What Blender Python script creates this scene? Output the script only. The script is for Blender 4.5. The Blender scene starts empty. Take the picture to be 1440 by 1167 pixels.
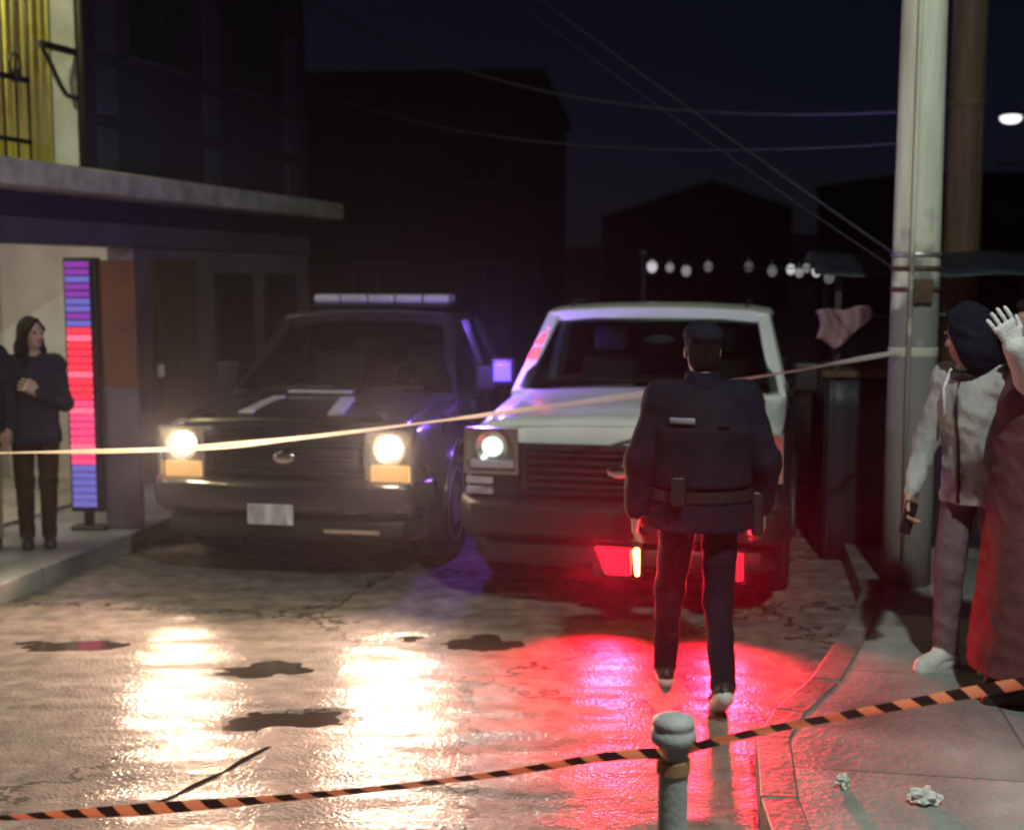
import bpy, bmesh, math, random
import numpy as np
from mathutils import Vector, Matrix, noise

R = math.radians
random.seed(7)
S = bpy.context.scene
COL = S.collection

# ------------------------------------------------------------------ camera
FPX, CX, CY, CAMZ = 1800.0, 720.0, 583.5, 1.95
PITCH = math.atan((583.5 - 385.0) / FPX)
cam_d = bpy.data.cameras.new('camera')
cam = bpy.data.objects.new('camera', cam_d)
COL.objects.link(cam)
cam.location = (0, 0, CAMZ)
cam.rotation_euler = (R(90) - PITCH, 0, 0)
cam_d.sensor_width = 36.0
cam_d.lens = 36.0 * FPX / 1440.0
cam_d.clip_start, cam_d.clip_end = 0.1, 2000
cam_d.dof.use_dof = True
cam_d.dof.focus_distance = 4.2
cam_d.dof.aperture_fstop = 2.0
S.camera = cam

# ------------------------------------------------------------------ world, moonlight, exposure
SKY_ELEV, SKY_ROT = R(35), R(200)
W = bpy.data.worlds.new('World')
S.world = W
W.use_nodes = True
wn, wl = W.node_tree.nodes, W.node_tree.links
wn.clear()
sky = wn.new('ShaderNodeTexSky')
sky.sky_type = 'NISHITA'
sky.sun_disc = False
sky.sun_elevation, sky.sun_rotation = SKY_ELEV, SKY_ROT
sky.air_density, sky.dust_density, sky.ozone_density = 1.0, 0.2, 4.0
tint = wn.new('ShaderNodeMix')
tint.data_type = 'RGBA'
tint.blend_type = 'MULTIPLY'
tint.inputs[0].default_value = 1.0
tint.inputs[7].default_value = (0.62, 0.55, 0.85, 1)
bg = wn.new('ShaderNodeBackground')
bg.inputs[1].default_value = 0.0013
wo = wn.new('ShaderNodeOutputWorld')
wl.new(sky.outputs[0], tint.inputs[6])
wl.new(tint.outputs[2], bg.inputs[0])
wl.new(bg.outputs[0], wo.inputs[0])
sun_d = bpy.data.lights.new('moonlight', 'SUN')
sun_d.energy, sun_d.angle, sun_d.color = 0.012, R(0.5), (0.75, 0.82, 1.0)
sun = bpy.data.objects.new('moonlight', sun_d)
sun.rotation_euler = (R(90) - R(35), 0, R(200))
COL.objects.link(sun)
S.view_settings.view_transform = 'Standard'
S.view_settings.look = 'None'
S.view_settings.gamma = 1.0
S.view_settings.exposure = 0.0
S.view_settings.use_curve_mapping = False
S.render.engine = 'CYCLES'
S.cycles.use_denoising = True
S.cycles.max_bounces = 5
S.cycles.sample_clamp_indirect = 6.0
S.cycles.use_light_tree = True


# ------------------------------------------------------------------ pixel helpers
def ray(u, v):
    a, b = (u - CX) / FPX, (CY - v) / FPX
    c, s = math.cos(PITCH), math.sin(PITCH)
    return Vector((a, c + b * s, b * c - s))


def at(u, v, y):
    """the point at depth y along the ray of photograph pixel u, v"""
    d = ray(u, v)
    return Vector((0, 0, CAMZ)) + d * (y / d.y)


def ground(u, v, z=0.0):
    d = ray(u, v)
    return Vector((0, 0, CAMZ)) + d * ((z - CAMZ) / d.z)


# ------------------------------------------------------------------ materials
def base_mat(name):
    m = bpy.data.materials.new(name)
    m.use_nodes = True
    n, l = m.node_tree.nodes, m.node_tree.links
    return m, n, l, n['Principled BSDF']


def pm(name, col, rough=0.5, metal=0.0, var=0.2, scale=6.0, bump=0.0, bscale=60.0, spec=0.5, coat=0.0,
       rvar=0.1, stretch=(1, 1, 1), alpha_emit=None, sheen=0.0, detail=5):
    m, n, l, p = base_mat(name)
    tc = n.new('ShaderNodeTexCoord')
    mp = n.new('ShaderNodeMapping')
    mp.inputs['Scale'].default_value = stretch
    l.new(tc.outputs['Object'], mp.inputs[0])
    nz = n.new('ShaderNodeTexNoise')
    nz.inputs['Scale'].default_value = scale
    nz.inputs['Detail'].default_value = detail
    l.new(mp.outputs[0], nz.inputs['Vector'])
    rmp = n.new('ShaderNodeValToRGB')
    c = Vector(col)
    lo, hi = c * (1 - var), c * (1 + var)
    rmp.color_ramp.elements[0].position = 0.3
    rmp.color_ramp.elements[1].position = 0.7
    rmp.color_ramp.elements[0].color = (*lo, 1)
    rmp.color_ramp.elements[1].color = (*[min(1, q) for q in hi], 1)
    l.new(nz.outputs['Fac'], rmp.inputs[0])
    l.new(rmp.outputs[0], p.inputs['Base Color'])
    mr = n.new('ShaderNodeMapRange')
    mr.inputs['To Min'].default_value = max(0.02, rough - rvar)
    mr.inputs['To Max'].default_value = min(1, rough + rvar)
    l.new(nz.outputs['Fac'], mr.inputs['Value'])
    l.new(mr.outputs[0], p.inputs['Roughness'])
    p.inputs['Metallic'].default_value = metal
    p.inputs['Specular IOR Level'].default_value = spec
    p.inputs['Coat Weight'].default_value = coat
    p.inputs['Coat Roughness'].default_value = 0.12
    p.inputs['Sheen Weight'].default_value = sheen
    if bump:
        nb = n.new('ShaderNodeTexNoise')
        nb.inputs['Scale'].default_value = bscale
        nb.inputs['Detail'].default_value = 6
        l.new(mp.outputs[0], nb.inputs['Vector'])
        b = n.new('ShaderNodeBump')
        b.inputs['Strength'].default_value = bump
        b.inputs['Distance'].default_value = 0.02
        l.new(nb.outputs['Fac'], b.inputs['Height'])
        l.new(b.outputs[0], p.inputs['Normal'])
    return m


def em(name, col, strength, base=(0.1, 0.1, 0.1), rough=0.25):
    m, n, l, p = base_mat(name)
    p.inputs['Base Color'].default_value = (*base, 1)
    p.inputs['Roughness'].default_value = rough
    p.inputs['Emission Color'].default_value = (*col, 1)
    p.inputs['Emission Strength'].default_value = strength
    return m


def glass_mat(name, tintc, see=0.5, rough=0.03):
    m, n, l, p = base_mat(name)
    n.remove(p)
    tr = n.new('ShaderNodeBsdfTransparent')
    tr.inputs[0].default_value = (*[q * see for q in tintc], 1)
    gl = n.new('ShaderNodeBsdfGlossy')
    gl.inputs['Roughness'].default_value = rough
    gl.inputs['Color'].default_value = (0.9, 0.95, 1, 1)
    fr = n.new('ShaderNodeFresnel')
    fr.inputs[0].default_value = 1.5
    mx = n.new('ShaderNodeMixShader')
    l.new(fr.outputs[0], mx.inputs[0])
    l.new(tr.outputs[0], mx.inputs[1])
    l.new(gl.outputs[0], mx.inputs[2])
    l.new(mx.outputs[0], n['Material Output'].inputs[0])
    return m


M = {}


def mats():
    # wet road
    m, n, l, p = base_mat('wet_asphalt')
    tc = n.new('ShaderNodeTexCoord')
    big = n.new('ShaderNodeTexNoise'); big.inputs['Scale'].default_value = 1.4; big.inputs['Detail'].default_value = 6
    mid = n.new('ShaderNodeTexNoise'); mid.inputs['Scale'].default_value = 9; mid.inputs['Detail'].default_value = 8
    fine = n.new('ShaderNodeTexNoise'); fine.inputs['Scale'].default_value = 75; fine.inputs['Detail'].default_value = 4
    vor = n.new('ShaderNodeTexVoronoi'); vor.inputs['Scale'].default_value = 48
    for q in (big, mid, fine, vor):
        l.new(tc.outputs['Object'], q.inputs['Vector'])
    r1 = n.new('ShaderNodeValToRGB')
    r1.color_ramp.elements[0].position, r1.color_ramp.elements[1].position = 0.35, 0.68
    r1.color_ramp.elements[0].color = (0.13, 0.113, 0.102, 1)
    r1.color_ramp.elements[1].color = (0.26, 0.225, 0.20, 1)
    l.new(mid.outputs['Fac'], r1.inputs[0])
    # fine cracks: edges of large warped cells
    wa = n.new('ShaderNodeMix'); wa.data_type = 'RGBA'; wa.inputs[0].default_value = 0.35
    l.new(tc.outputs['Object'], wa.inputs[6]); l.new(mid.outputs['Color'], wa.inputs[7])
    vc = n.new('ShaderNodeTexVoronoi'); vc.feature = 'DISTANCE_TO_EDGE'; vc.inputs['Scale'].default_value = 0.75
    l.new(wa.outputs[2], vc.inputs['Vector'])
    ck = n.new('ShaderNodeMapRange'); ck.inputs['From Min'].default_value = 0.004; ck.inputs['From Max'].default_value = 0.014
    l.new(vc.outputs['Distance'], ck.inputs['Value'])
    mc = n.new('ShaderNodeMix'); mc.data_type = 'RGBA'; mc.inputs[6].default_value = (0.02, 0.018, 0.016, 1)
    l.new(ck.outputs[0], mc.inputs[0]); l.new(r1.outputs[0], mc.inputs[7])
    l.new(mc.outputs[2], p.inputs['Base Color'])
    mr = n.new('ShaderNodeMapRange')
    mr.inputs['From Min'].default_value, mr.inputs['From Max'].default_value = 0.35, 0.68
    mr.inputs['To Min'].default_value, mr.inputs['To Max'].default_value = 0.55, 0.75
    l.new(big.outputs['Fac'], mr.inputs['Value'])
    l.new(mr.outputs[0], p.inputs['Roughness'])
    mw = n.new('ShaderNodeMapRange')
    mw.inputs['From Min'].default_value, mw.inputs['From Max'].default_value = 0.40, 0.60
    mw.inputs['To Min'].default_value, mw.inputs['To Max'].default_value = 1.0, 0.06
    wm = n.new('ShaderNodeMapping'); wm.inputs['Scale'].default_value = (1.3, 5.5, 1)
    l.new(tc.outputs['Object'], wm.inputs[0])
    wt_ = n.new('ShaderNodeTexNoise'); wt_.inputs['Scale'].default_value = 1.5; wt_.inputs['Detail'].default_value = 7; wt_.inputs['Roughness'].default_value = 0.62
    l.new(wm.outputs[0], wt_.inputs['Vector'])
    l.new(wt_.outputs['Fac'], mw.inputs['Value'])
    l.new(mw.outputs[0], p.inputs['Coat Weight'])
    p.inputs['Coat Roughness'].default_value = 0.09
    p.inputs['Coat IOR'].default_value = 1.38
    p.inputs['Specular IOR Level'].default_value = 0.25
    ad = n.new('ShaderNodeMath'); ad.operation = 'ADD'
    ml = n.new('ShaderNodeMath'); ml.operation = 'MULTIPLY'; ml.inputs[1].default_value = 0.6
    l.new(vor.outputs['Distance'], ml.inputs[0])
    l.new(ml.outputs[0], ad.inputs[0])
    l.new(fine.outputs['Fac'], ad.inputs[1])
    ad2 = n.new('ShaderNodeMath'); ad2.operation = 'ADD'
    ml2 = n.new('ShaderNodeMath'); ml2.operation = 'MULTIPLY'; ml2.inputs[1].default_value = 0.5
    l.new(mid.outputs['Fac'], ml2.inputs[0])
    l.new(ml2.outputs[0], ad2.inputs[0])
    l.new(ad.outputs[0], ad2.inputs[1])
    b = n.new('ShaderNodeBump'); b.inputs['Strength'].default_value = 0.30; b.inputs['Distance'].default_value = 0.012
    l.new(ad2.outputs[0], b.inputs['Height'])
    l.new(b.outputs[0], p.inputs['Normal'])
    l.new(b.outputs[0], p.inputs['Coat Normal'])
    M['road'] = m
    # puddle water
    m, n, l, p = base_mat('puddle_water')
    p.inputs['Base Color'].default_value = (0.05, 0.042, 0.035, 1)
    p.inputs['Roughness'].default_value = 0.14
    p.inputs['Specular IOR Level'].default_value = 0.35
    M['puddle'] = m
    M['concrete'] = pm('wet_concrete', (0.34, 0.35, 0.34), 0.46, var=0.42, scale=2.3, bump=0.45, bscale=38, rvar=0.2, detail=9)
    m = M['concrete']; n, l = m.node_tree.nodes, m.node_tree.links; p = n['Principled BSDF']
    src = p.inputs['Base Color'].links[0].from_socket
    tc = n.new('ShaderNodeTexCoord'); mp = n.new('ShaderNodeMapping'); mp.inputs['Rotation'].default_value = (0, 0, 0.17)
    mp.inputs['Location'].default_value = (0.35, 0.28, 0)
    l.new(tc.outputs['Object'], mp.inputs[0])
    bk = n.new('ShaderNodeTexBrick'); bk.offset = 0.0; bk.inputs['Scale'].default_value = 1.0
    bk.inputs['Brick Width'].default_value = 1.5; bk.inputs['Row Height'].default_value = 1.25; bk.inputs['Mortar Size'].default_value = 0.007; bk.inputs['Mortar Smooth'].default_value = 0.2
    bk.inputs['Color1'].default_value = (1, 1, 1, 1); bk.inputs['Color2'].default_value = (0.82, 0.82, 0.82, 1); bk.inputs['Mortar'].default_value = (0.5, 0.5, 0.5, 1)
    l.new(mp.outputs[0], bk.inputs['Vector'])
    st = n.new('ShaderNodeTexNoise'); st.inputs['Scale'].default_value = 1.1; st.inputs['Detail'].default_value = 8; l.new(tc.outputs['Object'], st.inputs['Vector'])
    sr = n.new('ShaderNodeMapRange'); sr.inputs['From Min'].default_value = 0.4; sr.inputs['From Max'].default_value = 0.6; sr.inputs['To Min'].default_value = 0.6
    l.new(st.outputs['Fac'], sr.inputs['Value'])
    x1 = n.new('ShaderNodeMix'); x1.data_type = 'RGBA'; x1.blend_type = 'MULTIPLY'; x1.inputs[0].default_value = 1.0
    x2 = n.new('ShaderNodeMix'); x2.data_type = 'RGBA'; x2.blend_type = 'MULTIPLY'; x2.inputs[0].default_value = 1.0
    l.new(src, x1.inputs[6]); l.new(bk.outputs['Color'], x1.inputs[7]); l.new(x1.outputs[2], x2.inputs[6]); l.new(sr.outputs[0], x2.inputs[7])
    l.new(x2.outputs[2], p.inputs['Base Color'])
    M['kerb'] = pm('kerb_stone', (0.15, 0.148, 0.14), 0.5, var=0.3, scale=5, bump=0.4, bscale=30)
    M['earth'] = pm('dark_ground', (0.05, 0.05, 0.05), 0.8, var=0.3, scale=0.4)
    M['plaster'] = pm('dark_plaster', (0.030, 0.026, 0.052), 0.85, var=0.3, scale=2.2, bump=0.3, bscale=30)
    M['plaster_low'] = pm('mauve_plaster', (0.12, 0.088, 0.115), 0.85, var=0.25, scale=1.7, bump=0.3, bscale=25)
    M['header'] = pm('fascia_paint', (0.085, 0.06, 0.10), 0.6, var=0.25, scale=3, bump=0.15)
    M['ledge'] = pm('ledge_concrete', (0.40, 0.37, 0.31), 0.8, var=0.3, scale=6, bump=0.4, bscale=22)
    M['porch'] = pm('porch_plaster', (0.50, 0.47, 0.42), 0.85, var=0.15, scale=2.5, bump=0.2, bscale=28)
    M['yellow'] = pm('yellow_sheet', (0.68, 0.62, 0.13), 0.55, var=0.3, scale=4, bump=0.1, stretch=(1, 1, 0.25))
    M['greywall'] = pm('grey_partition', (0.36, 0.38, 0.44), 0.8, var=0.2, scale=5, bump=0.3)
    M['iron'] = pm('wrought_iron', (0.02, 0.02, 0.022), 0.5, metal=0.4, var=0.3, bump=0.2)
    M['pilaster'] = pm('pale_pilaster', (0.060, 0.055, 0.092), 0.8, var=0.2, scale=5, bump=0.3)
    M['frame'] = pm('window_frame', (0.014, 0.014, 0.02), 0.5, var=0.2)
    M['darkglass'] = pm('night_window', (0.02, 0.022, 0.03), 0.08, var=0.1, spec=0.6, rvar=0.02)
    M['polecon'] = pm('spun_concrete', (0.62, 0.62, 0.52), 0.8, var=0.22, scale=5, bump=0.25, bscale=45, stretch=(2.5, 2.5, 0.3))
    M['wood'] = pm('weathered_wood', (0.085, 0.05, 0.03), 0.8, var=0.4, scale=7, bump=0.5, bscale=18, stretch=(4, 4, 0.25))
    M['steel'] = pm('galvanised_steel', (0.42, 0.43, 0.44), 0.4, metal=0.7, var=0.2, scale=12, bump=0.1)
    M['postpaint'] = pm('grey_post_paint', (0.30, 0.30, 0.31), 0.6, var=0.2, scale=14, bump=0.2)
    M['rust'] = pm('rusty_band', (0.10, 0.055, 0.035), 0.7, metal=0.2, var=0.4, scale=20, bump=0.3)
    M['cable'] = pm('cable_rubber', (0.03, 0.03, 0.038), 0.45, var=0.1)
    M['black'] = pm('black_plastic', (0.015, 0.015, 0.017), 0.45, var=0.2, bump=0.1, bscale=150)
    M['tar'] = pm('tar', (0.012, 0.011, 0.010), 0.95, var=0.2, spec=0.02)
    M['rubber'] = pm('tyre_rubber', (0.018, 0.018, 0.018), 0.75, var=0.3, bump=0.2, bscale=60)
    M['chrome'] = pm('chrome', (0.62, 0.62, 0.64), 0.14, metal=1.0, var=0.08, rvar=0.05)
    M['darkpaint'] = pm('dark_car_paint', (0.018, 0.016, 0.022), 0.3, var=0.25, scale=3, coat=1.0, bump=0.0)
    M['whitepaint'] = pm('white_car_paint', (0.70, 0.72, 0.70), 0.34, var=0.06, scale=4, coat=0.6)
    M['navypaint'] = pm('navy_car_paint', (0.012, 0.018, 0.035), 0.35, var=0.2, scale=3, coat=0.6)
    M['glass'] = glass_mat('car_glass', (0.80, 0.98, 0.88), 0.32)
    M['lens'] = glass_mat('lamp_lens', (1, 1, 1), 0.95, 0.08)
    m, n, l, p = base_mat('prismatic_lens')
    n.remove(p)
    tr = n.new('ShaderNodeBsdfTransparent'); tl = n.new('ShaderNodeBsdfTranslucent'); tl.inputs[0].default_value = (0.95, 0.9, 0.8, 1)
    gl = n.new('ShaderNodeBsdfGlossy'); gl.inputs['Roughness'].default_value = 0.1
    mx = n.new('ShaderNodeMixShader'); mx.inputs[0].default_value = 0.035
    m2 = n.new('ShaderNodeMixShader'); m2.inputs[0].default_value = 0.06
    l.new(tr.outputs[0], mx.inputs[1]); l.new(tl.outputs[0], mx.inputs[2]); l.new(mx.outputs[0], m2.inputs[1]); l.new(gl.outputs[0], m2.inputs[2])
    l.new(m2.outputs[0], n['Material Output'].inputs[0])
    M['prism'] = m
    M['interior'] = pm('cab_trim', (0.03, 0.032, 0.034), 0.7, var=0.2, bump=0.2)
    M['grillebar'] = pm('grille_bar', (0.035, 0.02, 0.02), 0.5, var=0.2)
    M['redpanel'] = pm('dark_red_panel', (0.10, 0.028, 0.018), 0.6, var=0.25, scale=5, bump=0.15)
    M['seat'] = pm('seat_fabric', (0.10, 0.11, 0.12), 0.9, var=0.2, bump=0.3)
    M['plate'] = pm('plate_face', (0.62, 0.60, 0.62), 0.5, var=0.45, scale=9, stretch=(2.2, 1, 0.6))
    M['highlight'] = pm('hood_highlight', (0.55, 0.55, 0.57), 0.4, metal=0.3, var=0.2)  # pale grey imitating highlights on the dark hood
    M['reflector'] = pm('lamp_reflector', (0.8, 0.78, 0.72), 0.22, metal=1.0, var=0.05)
    M['bulb'] = em('headlamp_bulb', (1.0, 0.74, 0.46), 80.0)
    M['amber'] = em('amber_lens', (1.0, 0.50, 0.10), 1.5, (0.5, 0.2, 0.02))
    M['amberhot'] = em('amber_lamp_lit', (1.0, 0.55, 0.18), 0.75, (0.5, 0.2, 0.02))
    M['amberlit'] = em('amber_marker_lit', (1.0, 0.50, 0.14), 14.0, (0.5, 0.2, 0.02))
    M['cool'] = em('truck_lamp', (0.70, 1.0, 0.95), 1.6)
    M['redlamp'] = em('red_strobe_lens', (1.0, 0.015, 0.04), 1.5, (0.5, 0.01, 0.02))
    M['reddim'] = em('red_marker_lens', (1.0, 0.05, 0.08), 5.0, (0.5, 0.01, 0.02))
    M['bluedim'] = em('blue_marker_lens', (0.15, 0.08, 1.0), 2.5, (0.02, 0.02, 0.5))
    M['barlens'] = pm('lightbar_lens', (0.42, 0.40, 0.46), 0.35, var=0.2)
    M['ledred'] = em('led_red', (1.0, 0.04, 0.08), 1.25, (0.2, 0.0, 0.0))
    M['ledpink'] = em('led_pink', (1.0, 0.07, 0.22), 1.2, (0.2, 0.0, 0.0))
    M['ledviolet'] = em('led_violet', (0.36, 0.08, 0.55), 0.55, (0.1, 0.0, 0.2))
    M['ledblue'] = em('led_blue', (0.30, 0.26, 0.85), 0.55, (0.0, 0.0, 0.2))
    M['ledhot'] = em('led_hot', (1.0, 0.12, 0.20), 1.6, (0.2, 0.0, 0.0))
    M['lampglow'] = em('street_lamp_glow', (0.96, 1.0, 0.90), 60.0)
    M['farlamp'] = em('far_lamp_glow', (0.92, 0.95, 1.0), 2.2)
    M['tube'] = em('porch_tube', (1.0, 0.90, 0.72), 9.0)
    M['yellowbulb'] = em('balcony_bulb', (1.0, 0.94, 0.45), 60.0)
    for i, s_ in enumerate((0.55, 0.2, 0.1, 0.04)):
        M['fest%d' % i] = em('festoon_bulb_%s' % ('bright', 'clear', 'faint', 'failing')[i], (0.95, 0.93, 1.0), s_)
    M['skin'] = pm('skin', (0.42, 0.26, 0.19), 0.5, var=0.1, scale=14, bump=0.05)
    M['lips'] = pm('lips', (0.32, 0.11, 0.10), 0.45, var=0.1)
    M['eye'] = pm('eye_dark', (0.03, 0.02, 0.02), 0.15, var=0.1)
    M['hair'] = pm('dark_hair', (0.010, 0.008, 0.007), 0.7, spec=0.15, var=0.4, scale=18, bump=0.8, bscale=40, stretch=(3, 3, 0.4))
    M['navy'] = pm('navy_fabric', (0.016, 0.019, 0.034), 0.85, spec=0.15, var=0.25, scale=9, bump=0.35, bscale=45)
    M['uniform'] = pm('uniform_fabric', (0.0085, 0.0105, 0.022), 0.85, spec=0.15, var=0.25, scale=9, bump=0.35, bscale=45)
    M['vest'] = pm('vest_nylon', (0.010, 0.012, 0.022), 0.8, spec=0.15, var=0.3, scale=14, bump=0.25, bscale=90)
    M['brown'] = pm('brown_trouser', (0.045, 0.026, 0.016), 0.85, spec=0.15, var=0.25, scale=9, bump=0.3)
    M['greyjacket'] = pm('grey_jacket', (0.36, 0.35, 0.36), 0.75, var=0.35, scale=5, bump=0.9, bscale=13, stretch=(1.6, 1.6, 0.8))
    M['maroon'] = pm('maroon_fabric', (0.115, 0.045, 0.048), 0.85, var=0.22, scale=8, bump=0.2, bscale=30, spec=0.2)
    M['maroonpant'] = pm('plum_trouser', (0.15, 0.105, 0.125), 0.85, spec=0.15, var=0.2, scale=8, bump=0.35, bscale=26)
    M['palesleeve'] = pm('pale_knit', (0.62, 0.60, 0.60), 0.8, var=0.1, bump=0.4)
    M['tan'] = pm('tan_trouser', (0.34, 0.25, 0.15), 0.85, var=0.15, bump=0.3)
    M['shoe'] = pm('dark_shoe', (0.02, 0.018, 0.018), 0.5, var=0.2)
    M['whiteshoe'] = pm('white_shoe', (0.62, 0.61, 0.60), 0.55, var=0.12, scale=15)
    M['reflect'] = pm('reflective_strip', (0.26, 0.26, 0.31), 0.4, var=0.1)
    M['tarp'] = pm('navy_tarpaulin', (0.014, 0.02, 0.034), 0.5, var=0.3, scale=4, bump=0.5, bscale=7)
    M['pink'] = pm('pink_cloth', (0.27, 0.15, 0.17), 0.8, var=0.2, scale=6, bump=0.5, bscale=9)
    M['paper'] = pm('pale_paper', (0.62, 0.60, 0.57), 0.8, var=0.15, scale=20, bump=0.3)
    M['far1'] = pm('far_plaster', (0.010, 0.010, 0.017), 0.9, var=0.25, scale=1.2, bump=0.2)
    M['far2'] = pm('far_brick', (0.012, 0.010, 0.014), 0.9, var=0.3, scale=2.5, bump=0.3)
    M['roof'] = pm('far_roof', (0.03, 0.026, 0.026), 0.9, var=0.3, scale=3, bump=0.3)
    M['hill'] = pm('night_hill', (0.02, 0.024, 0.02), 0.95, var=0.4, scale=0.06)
    M['leaf'] = pm('leaf', (0.03, 0.045, 0.03), 0.6, var=0.4, scale=4)
    # run-off stains on the concrete pole
    m = M['polecon']; n, l = m.node_tree.nodes, m.node_tree.links
    p = n['Principled BSDF']; src = p.inputs['Base Color'].links[0].from_socket
    tc = n.new('ShaderNodeTexCoord'); sp = n.new('ShaderNodeSeparateXYZ'); l.new(tc.outputs['Object'], sp.inputs[0])
    nz = n.new('ShaderNodeTexNoise'); nz.inputs['Scale'].default_value = 4.5; nz.inputs['Detail'].default_value = 7; l.new(tc.outputs['Object'], nz.inputs['Vector'])
    a = n.new('ShaderNodeMath'); a.operation = 'MULTIPLY_ADD'; a.inputs[1].default_value = 2.2; l.new(nz.outputs['Fac'], a.inputs[0]); l.new(sp.outputs[2], a.inputs[2])
    r = n.new('ShaderNodeMapRange'); r.inputs['From Min'].default_value = 2.75; r.inputs['From Max'].default_value = 3.1; l.new(a.outputs[0], r.inputs['Value'])
    mx = n.new('ShaderNodeMix'); mx.data_type = 'RGBA'; mx.inputs[6].default_value = (0.20, 0.20, 0.19, 1)
    l.new(r.outputs[0], mx.inputs[0]); l.new(src, mx.inputs[7]); l.new(mx.outputs[2], p.inputs['Base Color'])
    # moulded ribs of the lamp lenses
    for key in ('redlamp', 'amberhot', 'amberlit', 'reddim'):
        m = M[key]; n, l = m.node_tree.nodes, m.node_tree.links; p = n['Principled BSDF']
        tc = n.new('ShaderNodeTexCoord'); wv = n.new('ShaderNodeTexWave'); wv.inputs['Scale'].default_value = 14; wv.inputs['Distortion'].default_value = 1.5
        l.new(tc.outputs['Object'], wv.inputs['Vector'])
        mr = n.new('ShaderNodeMapRange'); k = p.inputs['Emission Strength'].default_value
        mr.inputs['To Min'].default_value, mr.inputs['To Max'].default_value = 0.45 * k, 1.25 * k
        l.new(wv.outputs['Fac'], mr.inputs['Value']); l.new(mr.outputs[0], p.inputs['Emission Strength'])
    # printed barrier tapes
    for key, ca, cb, per, skew in (('tape_stripe', (0.46, 0.27, 0.14), (0.018, 0.015, 0.014), 0.090, 0.6),
                                   ('tape_pale', (0.80, 0.79, 0.66), (0.74, 0.72, 0.58), 0.55, 0.0)):
        m, n, l, p = base_mat(key)
        uv = n.new('ShaderNodeUVMap')
        sp = n.new('ShaderNodeSeparateXYZ')
        l.new(uv.outputs[0], sp.inputs[0])
        a = n.new('ShaderNodeMath'); a.operation = 'MULTIPLY_ADD'
        a.inputs[1].default_value = skew * 0.05; 
        l.new(sp.outputs[1], a.inputs[0]); l.new(sp.outputs[0], a.inputs[2])
        f = n.new('ShaderNodeMath'); f.operation = 'MODULO'; f.inputs[1].default_value = per
        l.new(a.outputs[0], f.inputs[0])
        g = n.new('ShaderNodeMath'); g.operation = 'GREATER_THAN'; g.inputs[1].default_value = per * 0.5
        l.new(f.outputs[0], g.inputs[0])
        mx = n.new('ShaderNodeMix'); mx.data_type = 'RGBA'
        mx.inputs[6].default_value = (*ca, 1); mx.inputs[7].default_value = (*cb, 1)
        l.new(g.outputs[0], mx.inputs[0])
        l.new(mx.outputs[2], p.inputs['Base Color'])
        p.inputs['Roughness'].default_value = 0.35
        tl = n.new('ShaderNodeBsdfTranslucent')
        l.new(mx.outputs[2], tl.inputs[0])
        ms = n.new('ShaderNodeMixShader'); ms.inputs[0].default_value = 0.4
        l.new(p.outputs[0], ms.inputs[1]); l.new(tl.outputs[0], ms.inputs[2])
        l.new(ms.outputs[0], n['Material Output'].inputs[0])
        M[key] = m


mats()


# ------------------------------------------------------------------ object helpers
def tag(o, label=None, cat=None, group=None, kind=None):
    if label: o['label'] = label
    if cat: o['category'] = cat
    if group: o['group'] = group
    if kind: o['kind'] = kind
    return o


def empty(name, loc=(0, 0, 0), rz=0.0, label=None, cat=None, group=None):
    o = bpy.data.objects.new(name, None)
    COL.objects.link(o)
    o.location = loc
    o.rotation_euler = (0, 0, rz)
    o.empty_display_size = 0.2
    return tag(o, label, cat, group)


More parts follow.
